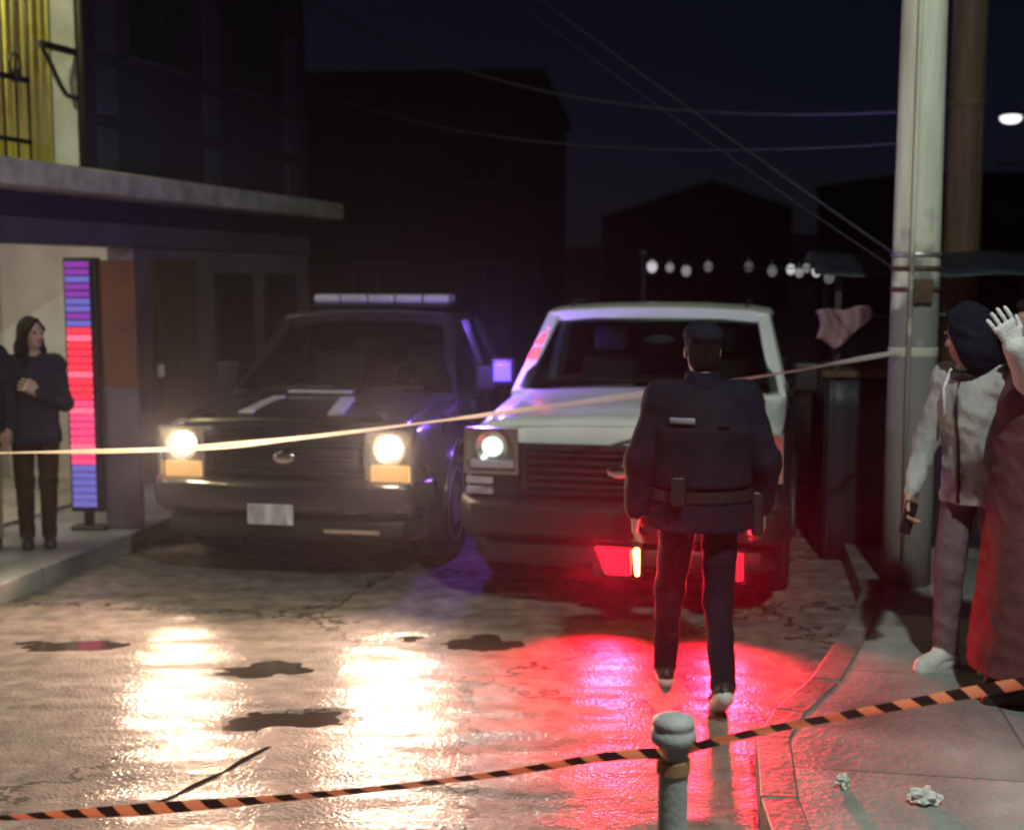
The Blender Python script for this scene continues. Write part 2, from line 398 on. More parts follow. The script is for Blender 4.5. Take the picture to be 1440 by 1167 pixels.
class MB:
    def __init__(self):
        self.v, self.f, self.uv = [], [], None

    def add(self, vs, fs):
        o = len(self.v)
        self.v += [tuple(q) for q in vs]
        self.f += [tuple(i + o for i in q) for q in fs]
        return self

    def box(self, x0, x1, y0, y1, z0, z1):
        vs = [(x, y, z) for z in (z0, z1) for y in (y0, y1) for x in (x0, x1)]
        return self.add(vs, [(0, 2, 3, 1), (4, 5, 7, 6), (0, 1, 5, 4), (2, 6, 7, 3), (0, 4, 6, 2), (1, 3, 7, 5)])

    def hexa(self, p):
        """8 points: bottom 4 ccw, top 4 ccw"""
        return self.add(p, [(3, 2, 1, 0), (4, 5, 6, 7), (0, 1, 5, 4), (1, 2, 6, 5), (2, 3, 7, 6), (3, 0, 4, 7)])

    def bar(self, a, b, w, h=None, up=(0, 0, 1), w2=None, h2=None):
        """square bar a to b"""
        a, b = Vector(a), Vector(b)
        h = h or w
        w2, h2 = w2 or w, h2 or h
        d = (b - a).normalized()
        up = Vector(up)
        if abs(d.dot(up)) > 0.98: up = Vector((0, 1, 0))
        s = d.cross(up).normalized()
        t = s.cross(d)
        p = []
        for c, ww, hh in ((a, w, h), (b, w2, h2)):
            p += [c - s * ww / 2 - t * hh / 2, c + s * ww / 2 - t * hh / 2, c + s * ww / 2 + t * hh / 2, c - s * ww / 2 + t * hh / 2]
        return self.hexa(p)

    def tube(self, pts, r, n=8, closed=False, caps=True):
        pts = [Vector(p) for p in pts]
        rs = r if isinstance(r, (list, tuple)) else [r] * len(pts)
        vs, fs = [], []
        up = None
        N = len(pts)
        for i, p in enumerate(pts):
            if closed: d = pts[(i + 1) % N] - pts[i - 1]
            else: d = pts[min(i + 1, N - 1)] - pts[max(i - 1, 0)]
            d.normalize()
            if up is None:
                up = Vector((0, 0, 1)) if abs(d.z) < 0.9 else Vector((1, 0, 0))
            s = d.cross(up).normalized()
            up = s.cross(d).normalized()
            for k in range(n):
                a = 2 * math.pi * k / n
                vs.append(p + (s * math.cos(a) + up * math.sin(a)) * rs[i])
        for i in range(N if closed else N - 1):
            j = (i + 1) % N
            for k in range(n):
                fs.append((i * n + k, i * n + (k + 1) % n, j * n + (k + 1) % n, j * n + k))
        if caps and not closed:
            fs.append(tuple(range(n - 1, -1, -1)))
            fs.append(tuple((N - 1) * n + k for k in range(n)))
        return self.add(vs, fs)

    def lathe(self, prof, n=24, o=(0, 0, 0), axis='Z', caps=True):
        """prof: list of (radius, height)"""
        vs, fs = [], []
        o = Vector(o)
        for r, h in prof:
            for k in range(n):
                a = 2 * math.pi * k / n
                x, y, z = r * math.cos(a), r * math.sin(a), h
                if axis == 'X': x, y, z = z, x, y
                if axis == 'Y': x, y, z = y, z, x
                vs.append(o + Vector((x, y, z)))
        P = len(prof)
        for i in range(P - 1):
            for k in range(n):
                fs.append((i * n + k, i * n + (k + 1) % n, (i + 1) * n + (k + 1) % n, (i + 1) * n + k))
        if caps:
            fs.append(tuple(range(n - 1, -1, -1)))
            fs.append(tuple((P - 1) * n + k for k in range(n)))
        return self.add(vs, fs)

    def ell(self, c, r, n=14, m=9):
        prof = []
        c = Vector(c)
        vs, fs = [], []
        for i in range(m + 1):
            t = math.pi * i / m
            for k in range(n):
                a = 2 * math.pi * k / n
                vs.append(c + Vector((r[0] * math.sin(t) * math.cos(a), r[1] * math.sin(t) * math.sin(a), -r[2] * math.cos(t))))
        for i in range(m):
            for k in range(n):
                fs.append((i * n + k, i * n + (k + 1) % n, (i + 1) * n + (k + 1) % n, (i + 1) * n + k))
        return self.add(vs, fs)

    def grid(self, fn, nu, nv):
        vs = [fn(i / nu, j / nv) for j in range(nv + 1) for i in range(nu + 1)]
        fs = [(j * (nu + 1) + i, j * (nu + 1) + i + 1, (j + 1) * (nu + 1) + i + 1, (j + 1) * (nu + 1) + i) for j in range(nv) for i in range(nu)]
        return self.add(vs, fs)

    def prism(self, poly, z0, z1):
        n = len(poly)
        vs = [(x, y, z0) for x, y in poly] + [(x, y, z1) for x, y in poly]
        fs = [tuple(range(n - 1, -1, -1)), tuple(range(n, 2 * n))]
        fs += [(i, (i + 1) % n, n + (i + 1) % n, n + i) for i in range(n)]
        return self.add(vs, fs)

    def build(self, name, mat, parent=None, smooth=False, bevel=0.0, solid=0.0, segs=2):
        me = bpy.data.meshes.new(name)
        me.from_pydata(self.v, [], self.f)
        bm = bmesh.new(); bm.from_mesh(me)
        bmesh.ops.remove_doubles(bm, verts=bm.verts, dist=1e-5)
        bmesh.ops.recalc_face_normals(bm, faces=bm.faces)
        bm.to_mesh(me); bm.free()
        o = bpy.data.objects.new(name, me)
        COL.objects.link(o)
        me.materials.append(M[mat] if isinstance(mat, str) else mat)
        if smooth:
            me.shade_smooth()
        if solid:
            md = o.modifiers.new('solid', 'SOLIDIFY'); md.thickness = solid; md.offset = 0
        if bevel:
            md = o.modifiers.new('bevel', 'BEVEL'); md.width = bevel; md.segments = segs; md.limit_method = 'ANGLE'
            md.angle_limit = R(40)
            me.shade_smooth()
            md.harden_normals = False
            ws = o.modifiers.new('wn', 'WEIGHTED_NORMAL'); ws.keep_sharp = True
        if parent: o.parent = parent
        return o


def lamp(name, kind, loc, energy, col, parent=None, target=None, radius=0.05, spot=None, blend=0.6):
    d = bpy.data.lights.new(name, kind)
    d.energy, d.color = energy, col
    d.shadow_soft_size = radius
    if kind == 'SPOT':
        d.spot_size, d.spot_blend = spot, blend
    o = bpy.data.objects.new(name, d)
    COL.objects.link(o)
    o.location = loc
    if parent: o.parent = parent
    if target is not None:
        o.rotation_euler = (Vector(target) - Vector(loc)).to_track_quat('-Z', 'Y').to_euler()
    return o


def structure(o):
    o['kind'] = 'structure'
    return o


# ================================================================== THE SETTING
AZ = R(10)      # the street runs away from the camera, a little to the right


def street(x, y, a=AZ):
    """offset (across, along) from a point"""
    return Vector((x * math.cos(a) + y * math.sin(a), -x * math.sin(a) + y * math.cos(a), 0))


# ground sheet to the horizon
g = MB()
g.add([(-600, -60, -0.03), (600, -60, -0.03), (600, 900, -0.03), (-600, 900, -0.03)], [(0, 1, 2, 3)])
structure(g.build('ground', 'earth'))


def road_h(x, y):
    h = 0.009 * noise.noise(Vector((x * 0.9, y * 2.2, 3.1))) + 0.009 * noise.noise(Vector((x * 1.5, y * 5.0, 9.0))) \
        + 0.0042 * noise.noise(Vector((x * 5, y * 16, 1.0)))
    for cx, cy, rx, ry in HOLLOWS:
        d = ((x - cx) / rx) ** 2 + ((y - cy) / ry) ** 2 + 1.5 * noise.noise(Vector((x * 4, y * 7, 2.0))) + 1.0 * noise.noise(Vector((x * 12, y * 20, 5.0)))
        if d < 4: h -= 0.021 * math.exp(-max(d, 0) * 1.1)
    return h


HOLLOWS = []
for u0, u1, v, ry in ((305, 432, 936, 0.13), (282, 500, 1012, 0.15), (585, 765, 902, 0.15), (20, 170, 905, 0.10)):
    a_, b_ = ground(u0, v), ground(u1, v)
    HOLLOWS.append(((a_.x + b_.x) / 2, a_.y, (b_.x - a_.x) / 2, ry))


rd = MB()
NX, NY = 230, 460
rd.grid(lambda u, v: (-6.5 + 11.5 * u, 2.2 + 11.5 * v, road_h(-6.5 + 11.5 * u, 2.2 + 11.5 * v)), NX, NY)
road = structure(rd.build('road', 'road', smooth=True))
r2 = MB()
r2.add([(-30, 13.7, -0.004), (60, 13.7, -0.004), (80, 220, -0.004), (-40, 220, -0.004)], [(0, 1, 2, 3)])
r2.add([(-30, -10, -0.004), (30, -10, -0.004), (30, 2.2, -0.004), (-30, 2.2, -0.004)], [(0, 1, 2, 3)])
r2.build('road_surface', 'road', road)


# puddles: still water standing in the hollows of the road
for cx, cy, rx, ry in HOLLOWS:
    ring = [(cx + rx * 1.5 * math.cos(a), cy + ry * 1.5 * math.sin(a)) for a in [2 * math.pi * k / 36 for k in range(36)]]
    m = MB()
    m.prism(ring, -0.05, -0.0105)
    structure(m.build('puddle', 'puddle'))

# tar-filled crack
cr = MB()
cp = [ground(u, v) for u, v in ((378, 1052), (345, 1068), (318, 1084), (280, 1100), (250, 1116), (222, 1128))]
vs = []
for i, p in enumerate(cp):
    w = 0.012 + 0.008 * (i % 2)
    z = road_h(p.x, p.y) + 0.003
    vs += [(p.x - w, p.y, z), (p.x + w, p.y + 0.012, z)]
cr.add(vs, [(2 * i, 2 * i + 1, 2 * i + 3, 2 * i + 2) for i in range(len(cp) - 1)])
structure(cr.build('road_crack', 'tar'))

# right-hand pavement with kerb: outline of the kerb on the road, then far along the street
SWZ = 0.12
kp = [ground(1096, 1250), ground(1070, 1167), ground(1064, 1075), ground(1090, 1035), ground(1140, 990), ground(1188, 915), ground(1212, 858)]
kp = [(p.x, p.y) for p in kp]
bx, by = kp[-1]
far = [(bx + d * math.sin(AZ), by + d * math.cos(AZ)) for d in (3, 8, 20, 60)]
outer = kp + far
inner = [(far[-1][0] + 14, far[-1][1]), (16, 30), (9, 5), (7, 1.0), (outer[0][0], 1.0)]
sw = MB()
sw.prism(outer + inner, -0.02, SWZ)
side = structure(sw.build('pavement', 'concrete', bevel=0.012))
kb = MB()
for i in range(len(outer) - 2):
    a, b = Vector((*outer[i], 0)), Vector((*outer[i + 1], 0))
    d = (b - a).normalized()
    nrm = Vector((-d.y, d.x, 0))
    L = (b - a).length
    q = max(1, int(L / 0.6))
    for k in range(q):
        p0, p1 = a + d * (L * k / q + 0.004), a + d * (L * (k + 1) / q - 0.004)
        kb = MB()
        kb.hexa([*(Vector((p.x, p.y, -0.02)) for p in (p0 + nrm * 0.01, p0 - nrm * 0.13, p1 - nrm * 0.13, p1 + nrm * 0.01)),
                 *(Vector((p.x, p.y, SWZ + 0.006)) for p in (p0 + nrm * 0.004, p0 - nrm * 0.13, p1 - nrm * 0.13, p1 + nrm * 0.004))])
        if b.y < 12: kb.build('kerb_stone', 'kerb', side, bevel=0.01)

# left-hand pavement
LZ = 0.13
FA = R(14)                       # the house front runs at this angle
F0 = Vector((-3.66, 9.15, 0))    # a point of the house front
FD = Vector((math.sin(FA), math.cos(FA), 0))
FN = Vector((math.cos(FA), -math.sin(FA), 0))   # out of the wall, to the street
lk0 = Vector((-2.84, 8.2, 0))
kd = Vector((math.sin(R(13)), math.cos(R(13)), 0))
poly = [lk0 - kd * 9, lk0 - kd * 3, lk0, lk0 + kd * 6, lk0 + kd * 40, F0 + FD * 40 - FN * 3, F0 - FD * 9 - FN * 4]
lw = MB()
lw.prism([(p.x, p.y) for p in poly], -0.02, LZ)
structure(lw.build('pavement', 'concrete', bevel=0.015))


# ------------------------------------------------------------------ the house on the left
def fp(t, o, z):
    """point of the house: t along the front, o out of it, z up"""
    p = F0 + FD * t + FN * o
    return Vector((p.x, p.y, z))


house = empty('corner_house', fp(0, 0, LZ), 0, 'house with yellow lit balcony over a pale ledge and open lit porch below', 'house')
inv = Matrix.Translation(-house.location)


def hbox(m, t0, t1, o0, o1, z0, z1):
    m.hexa([inv @ fp(t, o, z) for z in (z0, z1) for t, o in ((t0, o0), (t1, o0), (t1, o1), (t0, o1))])
    return m


T_L, T_J, T_R = -5.0, 1.85, 5.6         # left end, porch jamb, right end of the front
ZH0, ZH1, ZL1 = 2.17, 2.545, 2.73       # header bottom, header top / ledge bottom, ledge top
FIN = 0.90                              # partition between lit balcony and dark wall
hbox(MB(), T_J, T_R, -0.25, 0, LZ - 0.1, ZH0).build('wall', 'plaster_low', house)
hbox(MB(), T_L, T_R, -0.25, 0.03, ZH0, ZH1).build('fascia', 'header', house, bevel=0.01)
hbox(MB(), T_L, T_R + 0.1, -0.25, 0.40, ZH1, ZL1).build('ledge', 'ledge', house, bevel=0.02)
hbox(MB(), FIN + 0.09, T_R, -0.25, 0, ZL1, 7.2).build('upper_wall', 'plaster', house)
hbox(MB(), T_L, T_R, -6, -0.25, 7.0, 7.3).build('roof', 'roof', house)
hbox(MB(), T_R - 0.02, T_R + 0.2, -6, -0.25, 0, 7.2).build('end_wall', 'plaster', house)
# porch
hbox(MB(), T_L, T_J + 0.2, -1.45, -1.30, LZ - 0.1, ZH0 + 0.2).build('porch_back_wall', 'porch', house)
hbox(MB(), T_J, T_J + 0.2, -1.30, -0.25, LZ - 0.1, ZH0 + 0.2).build('porch_side_wall', 'porch', house)
hbox(MB(), T_L, T_J, -1.3, -0.25, ZH0 + 0.2, ZH0 + 0.3).build('porch_ceiling', 'porch', house)
hbox(MB(), T_L, T_J, -1.3, 0.0, LZ - 0.08, LZ + 0.03).build('porch_step', 'ledge', house, bevel=0.01)
# dark brown door by the jamb of the porch
dr = hbox(MB(), T_J + 0.22, T_J + 1.05, 0, 0.035, LZ, 2.08).build('door', 'wood', house, bevel=0.008)
for zz in (0.3, 1.15):
    hbox(MB(), T_J + 0.33, T_J + 0.94, 0.035, 0.05, zz, zz + 0.72).build('panel', 'wood', dr, bevel=0.01)
hbox(MB(), T_J + 0.28, T_J + 0.31, 0.035, 0.09, 1.05, 1.16).build('handle', 'steel', dr, bevel=0.005)
# porch tube lamp
tl = MB(); tl.tube([inv @ fp(-2.3, -0.55, ZH0 + 0.16), inv @ fp(-1.1, -0.55, ZH0 + 0.16)], 0.018)
tlo = tl.build('tube_lamp', 'tube', house)
hbox(MB(), -2.35, -1.05, -0.6, -0.5, ZH0 + 0.175, ZH0 + 0.2).build('lamp_batten', 'ledge', tlo)
lamp('tube_light', 'POINT', inv @ fp(-1.0, -0.5, ZH0 + 0.05), 90, (1.0, 0.90, 0.72), house, radius=0.2)
# balcony: yellow corrugated sheets
sheet_w = 0.42
t = -3.2
k = 0
while t < FIN - 0.02:
    t1 = min(t + sheet_w, FIN - 0.02)
    m = MB()
    nu = 28
    off = -0.10 + 0.006 * (k % 2)
    m.grid(lambda u, v: inv @ fp(t + (t1 - t) * u, off + 0.016 * math.sin((t + (t1 - t) * u) * 2 * math.pi / 0.105), ZL1 + 0.02 + 4.0 * v), nu, 1)
    m.build('sheet', 'yellow', house, smooth=True, solid=0.004)
    t += sheet_w - 0.03
    k += 1
hbox(MB(), T_L, FIN, -0.25, -0.14, ZL1, 7.2).build('balcony_wall', 'greywall', house)
hbox(MB(), FIN, FIN + 0.07, -0.14, 0.115, ZL1 + 0.002, 7.0).build('partition', 'greywall', house, bevel=0.006)
# dark downpipe at the partition's edge, with a bracket
dp = MB(); dp.tube([inv @ fp(FIN + 0.02, 0.155, z) for z in (ZL1 + 0.01, 4, 5.5, 7)], 0.036, 10)
pipe = dp.build('downpipe', 'iron', house, smooth=True)
br = MB()
br.bar(inv @ fp(FIN, 0.13, 3.62), inv @ fp(FIN - 0.42, 0.10, 3.62), 0.03, 0.05)
br.tube([inv @ fp(FIN - a_, 0.10 + 0.03 * (0.42 - a_), z_) for a_, z_ in ((0.40, 3.60), (0.30, 3.49), (0.20, 3.36), (0.12, 3.29), (0.0, 3.28))], 0.018)
br.build('bracket', 'iron', pipe)
# wrought-iron railing of the balcony
rl = empty('balcony_railing', fp(-1.5, 0.3, ZL1), 0, 'black wrought-iron railing with scrolls in front of the yellow sheets', 'railing')
ri = Matrix.Translation(-rl.location)
for zz, hh in ((3.90, 0.05), (3.28, 0.035), (2.86, 0.03)):
    m = MB(); m.bar(ri @ fp(-3.2, 0.30, zz), ri @ fp(0.02, 0.30, zz), 0.03, hh); m.build('rail', 'iron', rl)
tt = -3.2
while tt < 0.03:
    m = MB(); m.bar(ri @ fp(tt, 0.30, ZL1 - 0.01), ri @ fp(tt, 0.30, 3.90), 0.014); m.build('picket', 'iron', rl)
    if round((tt + 3.2) / 0.14) % 3 == 1:
        m = MB()
        for s_ in (-1, 1):
            m.tube([ri @ fp(tt + s_ * (0.012 + 0.05 * math.sin(a)), 0.30, 3.28 + 0.10 * s2 * (1 - math.cos(a)) / 1.2) for s2 in (1,) for a in [q * 0.5 for q in range(7)]], 0.011, 6)
        m.ell(ri @ fp(tt, 0.30, 3.30), (0.045, 0.03, 0.05))
        m.build('scroll', 'iron', rl, smooth=True)
    tt += 0.14
# plant pot hooked behind the rail top (dark lump)
# balcony lamp
bl = empty('balcony_lamp', fp(-0.75, -0.08, 4.35), 0, 'yellow glowing bulb lamp under a metal shade on the balcony wall', 'lamp')
m = MB(); m.tube([(0, 0, 0.1), FN * 0.16 + Vector((0, 0, 0.14)), FN * 0.22 + Vector((0, 0, 0.05))], 0.012); m.build('arm', 'iron', bl)
m = MB(); m.lathe([(0.02, 0.07), (0.06, 0.05), (0.14, -0.02), (0.135, -0.025), (0.05, 0.035), (0.015, 0.045)], 20, FN * 0.22); m.build('shade', 'iron', bl, smooth=True)
m = MB(); m.ell(FN * 0.22 + Vector((0, 0, -0.02)), (0.032, 0.032, 0.045)); m.build('bulb', 'yellowbulb', bl, smooth=True)
lamp('bulb_light', 'POINT', FN * 0.24 + Vector((0, 0, -0.09)), 95, (1.0, 0.95, 0.45), bl, radius=0.06)
# dark upper wall: pale pilasters, sill courses and windows
for t0 in (1.32, 3.15, 5.0):
    for za, zb in ((ZL1 + 0.002, 3.12), (3.22, 3.62), (3.72, 4.5), (4.6, 7.0)):
        hbox(MB(), t0, t0 + 0.28, 0, 0.05, za, zb).build('pilaster', 'pilaster', house, bevel=0.01)
hbox(MB(), FIN + 0.1, T_R, 0, 0.035, 3.63, 3.71).build('string_course', 'plaster', house)
for t0 in (1.9, 3.8):
    w = hbox(MB(), t0, t0 + 0.95, 0.002, 0.03, 3.75, 5.2).build('window', 'frame', house)
    for a in (0, 1):
        for b in (0, 1, 2):
            hbox(MB(), t0 + 0.06 + a * 0.43, t0 + 0.46 + a * 0.43, 0.03, 0.036, 3.81 + b * 0.46, 4.22 + b * 0.46).build('pane', 'darkglass', w)
    hbox(MB(), t0 - 0.05, t0 + 1.0, 0, 0.09, 3.71, 3.75).build('sill', 'pilaster', w)
for t0 in (3.3, 4.4):
    w = hbox(MB(), t0, t0 + 0.8, 0.002, 0.03, 0.95, 1.95).build('window', 'frame', house)
    for a in (0, 1):
        hbox(MB(), t0 + 0.05 + a * 0.36, t0 + 0.39 + a * 0.36, 0.03, 0.036, 1.0, 1.9).build('pane', 'darkglass', w)


# ------------------------------------------------------------------ dark houses further along the street
def far_house(name, c, w, d, h, rz, mat, label, gable=True, nwin=3):
    o = empty(name, (c[0], c[1], -0.02), rz, label, 'house', 'dark houses along the street')
    m = MB(); m.box(-w / 2, w / 2, 0, d, 0, h); m.build('wall', mat, o)
    if gable:
        m = MB(); rh = h * 0.28
        m.add([(-w / 2 - .2, -.25, h), (w / 2 + .2, -.25, h), (w / 2 + .2, d + .25, h), (-w / 2 - .2, d + .25, h), (0, -.25, h + rh), (0, d + .25, h + rh)],
              [(0, 1, 4), (2, 3, 5), (0, 4, 5, 3), (1, 2, 5, 4), (0, 3, 2, 1)])
        m.build('roof', 'roof', o)
    else:
        m = MB(); m.box(-w / 2 - .1, w / 2 + .1, -.1, d + .1, h, h + .25); m.build('roof', 'roof', o)
    for fl in range(int(h // 2.7)):
        for k in range(nwin):
            x = -w / 2 + w * (k + 0.5) / nwin
            z = fl * 2.7 + 0.9
            m = MB(); m.box(x - .5, x + .5, -.05, .0, z, z + 1.3); f = m.build('window', 'frame', o)
            m = MB(); m.box(x - .43, x - .03, -.06, -.05, z + .07, z + 1.23); m.build('pane', 'darkglass', f)
            m = MB(); m.box(x + .03, x + .43, -.06, -.05, z + .07, z + 1.23); m.build('pane', 'darkglass', f)
    return o


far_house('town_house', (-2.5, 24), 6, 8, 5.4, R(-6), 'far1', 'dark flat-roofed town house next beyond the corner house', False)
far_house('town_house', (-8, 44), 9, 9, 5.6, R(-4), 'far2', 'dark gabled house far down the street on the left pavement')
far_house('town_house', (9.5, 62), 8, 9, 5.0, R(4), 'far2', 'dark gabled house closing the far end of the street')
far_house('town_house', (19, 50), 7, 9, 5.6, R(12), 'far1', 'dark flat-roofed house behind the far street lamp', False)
hl = MB()
pts = [(-500 + 40 * i, 500 + 60 * math.sin(i * 0.7), 9 + 7 * math.sin(i * 0.55) + 4 * math.sin(i * 1.7)) for i in range(26)]
vs = []
for x, y, z in pts: vs += [(x, y, -1), (x, y + 40, max(3, z)), (x, y + 160, -1)]
hl.add(vs, [(3 * i, 3 * i + 3, 3 * i + 4, 3 * i + 1) for i in range(25)] + [(3 * i + 1, 3 * i + 4, 3 * i + 5, 3 * i + 2) for i in range(25)])
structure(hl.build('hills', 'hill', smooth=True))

# ------------------------------------------------------------------ concrete pole with its street lamp
PB = at(1268, 822, 7.5); PX, PY = PB.x + 0.02, 7.5
pole = empty('utility_pole', (PX, PY, SWZ), 0, 'tall tapered concrete utility pole lit from above on the right pavement', 'pole')
m = MB()
m.lathe([(0.145, -0.1), (0.142, 0.5), (0.138, 1.2), (0.134, 2.0), (0.125, 3.6), (0.115, 5.2), (0.105, 7.6), (0.0, 7.6)], 20)
m.build('shaft', 'polecon', pole, smooth=True)
for zz in (1.86, 1.94, 1.74):
    m = MB(); m.lathe([(0.136, zz - 0.014), (0.143, zz - 0.012), (0.143, zz + 0.012), (0.136, zz + 0.014)], 20); m.build('band', 'rust' if zz != 1.94 else 'steel', pole, smooth=True)
m = MB(); m.box(-0.055, 0.055, -0.165, -0.13, 1.66, 1.80); m.build('bracket_plate', 'rust', pole, bevel=0.008)
m = MB(); m.tube([(-0.06, -0.12, 0.15), (-0.07, -0.145, 1.2), (-0.065, -0.138, 2.2), (-0.06, -0.13, 4.5), (-0.05, -0.115, 7)], 0.014, 8); m.build('conduit', 'polecon', pole, smooth=True)
# the street lamp that lights the near end of the street, on the right pavement beside the viewer
LP = Vector((2.95, 0.9, SWZ))
sl_ = empty('street_lamp', LP, 0, 'near steel street lamp on the right pavement lighting the road corner', 'street lamp')
LH = Vector((-1.35, 0.45, 6.0))
m = MB(); m.lathe([(0.10, -0.1), (0.09, 0.6), (0.055, 0.75), (0.045, 5.5), (0.0, 5.5)], 16); m.build('post', 'steel', sl_, smooth=True)
m = MB(); m.tube([(0, 0, 5.4), (-0.1, 0.04, 5.85), (-0.5, 0.17, 6.1), LH + Vector((0.2, -0.06, 0.06))], 0.03, 10); m.build('arm', 'steel', sl_, smooth=True)
m = MB(); m.ell(LH + Vector((0, 0, 0.05)), (0.32, 0.17, 0.08)); hd = m.build('lamp_head', 'steel', sl_, smooth=True)
m = MB(); m.ell(LH + Vector((0, 0, -0.005)), (0.24, 0.13, 0.035)); m.build('lamp_glass', 'lampglow', hd, smooth=True)
lamp('lamp_light', 'SPOT', LH + Vector((0, 0, -0.07)), 1450, (0.88, 1.0, 0.88), sl_, target=LH + Vector((0.1, 1.2, -2.6)), radius=0.12, spot=R(118), blend=0.3)

# wooden pole right behind it
wp = empty('wooden_pole', (at(1346, 500, 9.2).x, 9.2, SWZ), 0, 'dark brown wooden pole standing behind the concrete pole', 'pole')
m = MB(); m.lathe([(0.13, -0.1), (0.125, 2), (0.12, 4), (0.105, 7), (0.0, 7)], 14); m.build('shaft', 'wood', wp, smooth=True)
m = MB(); m.lathe([(0.126, 3.0), (0.131, 3.0), (0.131, 3.04), (0.126, 3.04)], 14); m.build('band', 'rust', wp)


# ------------------------------------------------------------------ overhead cables
def cable(a, b, sag, r, label, n=26):
    pts = []
    for i in range(n + 1):
        t_ = i / n
        p = a.lerp(b, t_)
        p.z -= sag * 4 * t_ * (1 - t_)
        pts.append(p)
    m = MB(); m.tube(pts, r, 6)
    return tag(m.build('overhead_cable', 'cable'), label, 'cable')


PT = Vector((PX, PY, 0))
cable(fp(T_R + 0.1, -0.1, 5.1), PT + Vector((-0.10, 0.05, 2.88)), 0.42, 0.011, 'upper sagging cable strung from the house end to the concrete pole')
cable(fp(T_R + 0.1, -0.1, 4.05), PT + Vector((-0.10, 0.05, 2.70)), 0.27, 0.008, 'thin lower cable sagging from the house end to the concrete pole')
cable(fp(T_R + 0.1, -0.3, 7.25), PT + Vector((-0.12, 0.0, 2.06)), 0.10, 0.008, 'steep service cable dropping from the house roof to the pole bands')
cable(fp(T_R + 0.1, -0.4, 7.20), PT + Vector((-0.12, 0.02, 1.98)), 0.16, 0.005, 'thinner steep cable running just beneath the service cable')

# ------------------------------------------------------------------ far street lamp
c = at(1421, 166, 30)
fl = empty('street_lamp', (c.x + 0.9, 30, 0.0), 0, 'far street lamp glowing white above the dark right-hand houses', 'street lamp')
m = MB(); m.lathe([(0.09, 0), (0.06, c.z + 0.1), (0, c.z + 0.1)], 10); m.build('post', 'steel', fl, smooth=True)
m = MB(); m.tube([(0, 0, c.z), (-0.4, 0, c.z + 0.2), (-0.75, 0, c.z + 0.12)], 0.035, 8); m.build('arm', 'steel', fl)
m = MB(); m.ell((-0.9, 0, c.z + 0.07), (0.3, 0.16, 0.10)); h2 = m.build('lamp_head', 'steel', fl, smooth=True)
m = MB(); m.ell((-0.9, -0.02, c.z), (0.25, 0.15, 0.13)); m.build('lamp_glass', 'farlamp', h2, smooth=True)
m = MB(); m.bar((-1.2, 0, c.z - 1.05), (0.9, 0, c.z - 0.95), 0.09); m.build('cross_arm', 'steel', fl)


# ================================================================== VEHICLES
def loft(secs, closed_ends=True):
    """secs: list of (y, [(x, z) half section from bottom to top centre]) -> mirrored closed shell"""
    m = MB()
    n = len(secs[0][1])
    ring = lambda y, hs: [(x, y, z) for x, z in hs] + [(-x, y, z) for x, z in reversed(hs[:-1])]
    L = 2 * n - 1
    vs, fs = [], []
    for y, hs in secs: vs += ring(y, hs)
    for i in range(len(secs) - 1):
        for k in range(L):
            fs.append((i * L + k, i * L + (k + 1) % L, (i + 1) * L + (k + 1) % L, (i + 1) * L + k))
    if closed_ends:
        fs.append(tuple(range(L)))
        o = (len(secs) - 1) * L
        fs.append(tuple(o + k for k in reversed(range(L))))
    m.add(vs, fs)
    return m


def section(w, zb, zs, crown):
    return [(w * 0.88, zb), (w * 0.97, zb + 0.10), (w * 1.0, zb + 0.22), (w * 0.995, zs - 0.30), (w * 0.975, zs - 0.12), (w * 0.945, zs - 0.04), (w * 0.89, zs),
            (w * 0.6, zs + crown * 0.55), (w * 0.3, zs + crown * 0.9), (0, zs + crown)]


def carve(o, cutters):
    for c in cutters:
        md = o.modifiers.new('cut', 'BOOLEAN'); md.object = c; md.operation = 'DIFFERENCE'; md.solver = 'EXACT'
    dg = bpy.context.evaluated_depsgraph_get()
    me = bpy.data.meshes.new_from_object(o.evaluated_get(dg))
    o.modifiers.clear()
    o.data = me
    for c in cutters: bpy.data.objects.remove(c)


